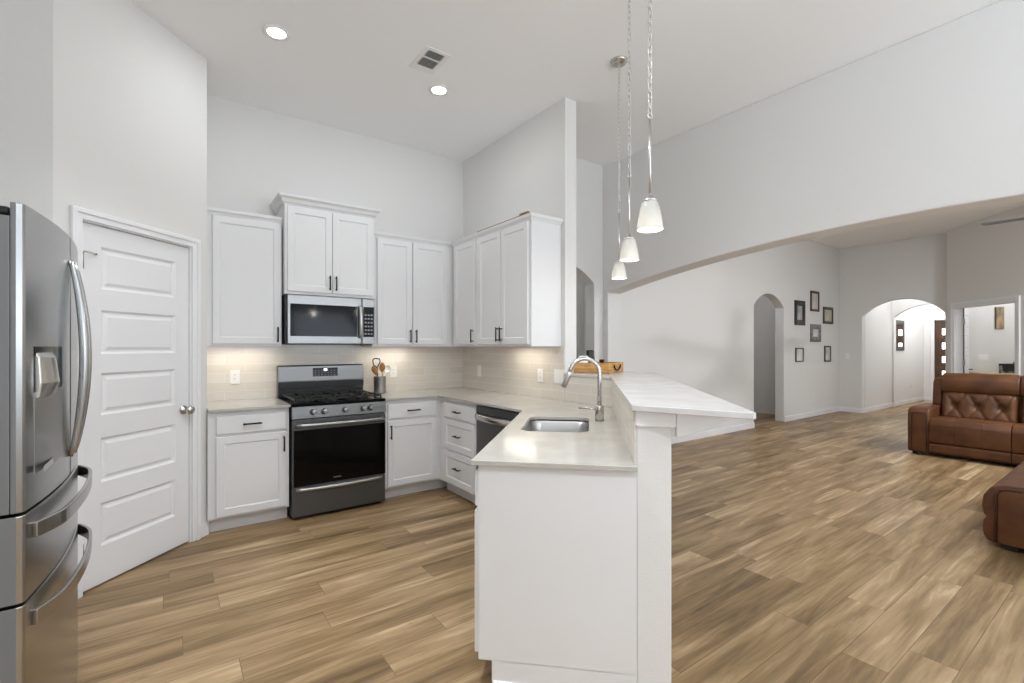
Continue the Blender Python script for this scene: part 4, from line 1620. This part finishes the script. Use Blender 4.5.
prof_extrude([(0.62, 0.45), (0.56, 0.62), (0.60, 0.90), (0.66, 0.95), (0.80, 0.95), (0.86, 0.6), (0.86, 0.45)], SWT - 0.2165, SWT - 0.12, 'back_wing', 'leather', t, 0.02, 3)
for x in (0.06, SWT - 0.1):
    for y in (0.08, 0.78):
        mb = MB(); mb.cyl((x, y, 0), (x, y, 0.04), 0.025, 12); mb.build('foot', 'blackplastic', t)

# ottoman / chaise piece in front, cut by the picture edge
t = thing('ottoman', 'brown leather ottoman with rolled edge at the picture edge, nearer than sofa', 'ottoman', (4.53, 0.69, 0), 0)
# local: x 0..1.35, front towards +y
prof = [(0.0, 0.035), (0.03, 0.04), (0.05, 0.075), (0.055, 0.14), (0.045, 0.185), (0.03, 0.2), (0.048, 0.215), (0.058, 0.27), (0.05, 0.345), (0.015, 0.405), (-0.05, 0.435), (-0.4, 0.455), (-0.9, 0.45), (-0.95, 0.42), (-0.95, 0.035)]
o = prof_extrude(prof, 0.012, 1.35, 'cushion', 'leather', t, 0.012, 3)
prof2 = [(-0.02, 0.04), (-0.02, 0.36), (-0.035, 0.39), (-0.07, 0.405), (-0.9, 0.42), (-0.92, 0.40), (-0.92, 0.04)]
prof_extrude(prof2, -0.006, 0.014, 'side_panel', 'leather', t, 0.008, 3)
mb = MB(); mb.tube([(-0.004, -0.014, 0.045), (-0.004, -0.014, 0.36), (-0.004, -0.032, 0.396), (-0.004, -0.07, 0.412), (-0.004, -0.9, 0.428)], 0.007, 8)
mb.build('piping', 'leatherd', t)
for x in (0.05, 1.28):
    for y in (-0.08, -0.85):
        mb = MB(); mb.box(x - 0.03, y - 0.03, 0, x + 0.03, y + 0.03, 0.045); mb.build('foot', 'blackplastic', t)


# ------------------------------------------------------------------ picture frames on the living room wall
def picture(label, x0, z0, x1, z1, fm, fw, art, y=4.085, name='picture_frame', matw=0.0):
    t = thing(name, label, 'picture frame', ((x0 + x1) / 2, y, (z0 + z1) / 2), 0, 'picture frames on the living room wall')
    w, h = (x1 - x0) / 2, (z1 - z0) / 2
    mb = MB()
    vs, fs = [], []
    for i, yy in ((0, -0.0005), (0, -0.02), (fw * 0.5, -0.026), (fw, -0.014), (fw, -0.006)):
        vs += [(-w + i, yy, -h + i), (w - i, yy, -h + i), (w - i, yy, h - i), (-w + i, yy, h - i)]
    for q in range(4):
        for k in range(4):
            l = (k + 1) % 4
            fs.append((q * 4 + k, q * 4 + l, q * 4 + 4 + l, q * 4 + 4 + k))
    mb.add(vs, fs)
    mb.build('frame', fm, t)
    mb = MB(); mb.box(-w + fw * 0.8, -0.008, -h + fw * 0.8, w - fw * 0.8, -0.004, h - fw * 0.8)
    mb.build('picture', art, t)
    return t


def art(name, c1, c2, scale):
    return noise_color(mat(name, c1, 0.35), c1, c2, scale, (1, 1, 0.6), 5, 0.4, 0.6)


F1 = mat('frame_black', '#1c1a19', 0.4)
F2 = mat('frame_brown', '#46332a', 0.45)
F3 = mat('frame_olive', '#3c3b32', 0.45)
F4 = noise_color(mat('frame_ornate', '#63615d', 0.5), '#4a4947', '#8a8884', 30)
F5 = mat('frame_thin_dark', '#4a4541', 0.5)
picture('black-framed picture, the widest-bordered of the group by the arched niche', 9.48, 1.78, 9.90, 2.245, F1, 0.10, art('art_grey', '#7d8583', '#aeb3b0', 9))
picture('highest picture of the group, thin dark brown frame', 10.15, 2.07, 10.53, 2.47, F2, 0.045, art('art_pale', '#b9b1ab', '#cfc8c2', 7))
picture('olive-framed picture nearest the far corner, second row', 10.735, 1.84, 11.20, 2.185, F3, 0.055, art('art_tan', '#a9a28f', '#c4bda9', 6))
picture('ornate grey-framed picture in the middle of the group', 10.15, 1.47, 10.61, 1.815, F4, 0.10, art('art_white', '#b5b6b8', '#d5d6d8', 6))
picture('low square picture with thin frame, below the black-framed one', 9.51, 1.085, 9.83, 1.35, F5, 0.022, art('art_light', '#c8c9c7', '#e2e2e0', 5))
picture('small narrow picture, lowest near the far corner', 10.79, 1.065, 11.085, 1.39, F5, 0.03, art('art_light2', '#a9aaa8', '#d6d6d3', 8))
t = picture('dark-framed mirror on the entry wall inside the arch', 13.53, 1.28, 14.16, 1.99, F5, 0.10, 'mirror', 3.67, 'wall_mirror')
t['category'] = 'mirror'
del t['group']

# ------------------------------------------------------------------ front door with four glass lites
t = thing('door_2', 'dark wood front door with four square glass lites', 'door', (15.80, 3.46, 0.0), -PI / 2)
struct(t)
dwid = 0.95
mb = MB()
lx0, lx1 = 0.14, 0.25
zl = [(0.585, 0.765), (0.97, 1.13), (1.315, 1.475), (1.67, 1.83)]
polys = [[Vector((0, 0.005, 0)), Vector((dwid, 0.005, 0)), Vector((dwid, 2.045, 0)), Vector((0, 2.045, 0))]]
lit = [(0.14, 0.32)]
for a, b in zl:
    polys.append([Vector((0.14, a, 0)), Vector((0.34, a, 0)), Vector((0.34, b, 0)), Vector((0.14, b, 0))])
flat = [p for q in polys for p in q]
tr = geometry.tessellate_polygon(polys)
N_ = len(flat)
vs = [(p.x, 0.0, p.y) for p in flat] + [(p.x, 0.045, p.y) for p in flat]
fs = [tuple(q) for q in tr] + [tuple(i + N_ for i in q[::-1]) for q in tr]
oo = 0
for q in polys:
    fs += [(oo + i, oo + (i + 1) % 4, N_ + oo + (i + 1) % 4, N_ + oo + i) for i in range(4)]
    oo += 4
mb.add(vs, fs)
d = mb.build('door_panel', 'darkwood', t)
for a, b in zl:
    mb = MB(); mb.box(0.14, 0.015, a, 0.34, 0.025, b); mb.build('glass_lite', 'litglass', d)
mb = MB(); mb.lathe([(0.03, 0), (0.03, 0.01), (0.012, 0.014), (0.012, 0.04), (0.028, 0.05), (0.03, 0.065), (0, 0.075)], seg=16)
k_ = mb.build('knob', 'black', d); k_.location = (0.88, 0, 0.95); k_.rotation_euler = (PI / 2, 0, 0)
casing('trim_12', (15.76, 0), (0, 1), 2.505, 3.46, 2.055, (-1, 0), 0.06)

# ------------------------------------------------------------------ office: open door leaf, desk, monitors, wall sconce
hx, hy = dg(0.205, 0.12)
t = thing('door_3', 'open white five-panel office door seen behind the sofa', 'door', (hx, hy, 0.012), math.radians(3))
struct(t)
panel_door_mesh(0.60, 2.03, 0.035, PAN, 0.1, 0.5).build('door_panel', 'door', t, weld=True)
for z in (0.25, 1.09, 1.80):
    mb = MB(); mb.cyl((-0.012, -0.014, z - 0.05), (-0.012, -0.014, z + 0.05), 0.011, 10); mb.box(-0.03, -0.012, z - 0.05, 0.02, -0.0005, z + 0.05)
    mb.build('hinge', 'steel', t)
mb = MB(); mb.box(-0.012, -0.012, 0, 0.0, -0.001, 2.03); mb.build('hinge_edge', 'near_black', t)
mb = MB(); mb.tube([(0.54, 0, 0.95), (0.54, -0.05, 0.95), (0.47, -0.055, 0.952), (0.44, -0.05, 0.95)], 0.009, 8); mb.build('lever_handle', 'black', t)
# desk
dx, dy = dg(-0.08, 1.15)
t = thing('desk', 'pale wood desk in the office behind the sofa', 'desk', (dx, dy, 0), -PI / 4)
mb = MB(); mb.box(-0.62, -0.24, 0.87, 0.9, 0.24, 0.905); mb.build('desktop', 'deskwood', t, bevel=0.003)
for x in (-0.57, 0.85):
    for y in (-0.2, 0.2):
        mb = MB(); mb.box(x - 0.025, y - 0.025, 0, x + 0.025, y + 0.025, 0.87); mb.build('leg', 'deskwood', t)


def monitor(label, t_, dep, w, h, zb):
    x, y = dg(t_, dep)
    t = thing('monitor', label, 'monitor', (x, y, zb), -PI / 4, 'monitors on the office desk')
    mb = MB(); mb.box(-w / 2, -0.012, 0.02, w / 2, 0.012, 0.02 + h); mb.build('screen', 'blackplastic', t, bevel=0.004)
    mb = MB(); mb.box(-0.07, -0.06, 0.0, 0.07, 0.06, 0.012); mb.box(-0.02, 0.0, 0.01, 0.02, 0.02, 0.06); mb.build('stand', 'blackplastic', t)
    return t


monitor('wide black monitor on the pale office desk, seen over the sofa', -0.06, 0.98, 0.24, 0.145, 0.906)
monitor('narrower black monitor beside the right-hand door casing of the office', -0.10, 1.20, 0.17, 0.17, 0.906)
mb = MB(); mb.lathe([(0.022, 0), (0.024, 0.09), (0.016, 0.1), (0.016, 0.13), (0, 0.132)], seg=16)
o = mb.build('bottle', 'fside'); o.location = (*dg(0.05, 0.80), 0.906); tag(o, 'small grey bottle on the office desk beside the wide monitor', 'bottle')
ax, ay = dg(-0.35, 1.075)
t = thing('wall_art', 'narrow tall tan and grey art panel on the office wall', 'wall art', (ax, ay, 1.90), -PI / 4)
A1 = art('art_bronze', '#6e6458', '#b59a72', 7)
mb = MB(); mb.box(-0.055, -0.018, -0.20, 0.07, -0.001, 0.20)
mb.build('panel', A1, t, bevel=0.002)
mb = MB(); mb.box(-0.07, -0.015, -0.20, -0.056, -0.001, 0.20); mb.build('edge_strip', 'slot', t)

# ------------------------------------------------------------------ ceiling fan in the living room
t = thing('ceiling_fan', 'white ceiling fan in the living room, one blade tip showing', 'ceiling fan', (7.74, 0.50, 0), 0)
mb = MB(); mb.cyl((0, 0, 2.86), (0, 0, HC - 0.05), 0.014, 12); mb.lathe([(0.03, HC - 0.07), (0.07, HC - 0.03), (0.07, HC - 0.0005), (0, HC - 0.0005)], seg=20)
mb.build('downrod', 'plate', t)
mb = MB(); mb.lathe([(0.0, 2.68), (0.08, 2.69), (0.11, 2.72), (0.12, 2.78), (0.10, 2.84), (0.03, 2.87), (0, 2.87)], seg=28)
mb.build('motor', 'plate', t)
for k in range(5):
    a = PI / 2 + k * 2 * PI / 5
    mb = MB()
    mb.prism([(0.09, -0.03), (0.2, -0.055), (0.72, -0.07), (0.77, -0.05), (0.78, 0.0), (0.77, 0.05), (0.72, 0.07), (0.2, 0.055), (0.09, 0.03)], 0, 0.008,
             lambda p, q: (p[0], p[1], q + p[1] * 0.03))
    b = mb.build('blade', 'fside', t)
    b.location = (0, 0, 2.80)
    b.rotation_euler = (0, 0, a)

# added fill lights without fixtures, to brighten the rooms beyond
def pt(loc, e, r=0.12, col=(0.95, 0.97, 1.0)):
    l = bpy.data.lights.new('room_fill', 'POINT'); l.energy = e; l.shadow_soft_size = r; l.color = col
    o = bpy.data.objects.new('room_fill', l); o.location = loc; COL.objects.link(o)
pt((14.6, 3.0, 2.9), 46)
pt((12.6, 3.0, 2.9), 20)
ox, oy = dg(0.5, 1.4)
pt((ox, oy, 3.0), 34)
pt((3.4, 4.3, 2.9), 3)
pt((8.4, 4.78, 2.7), 7)
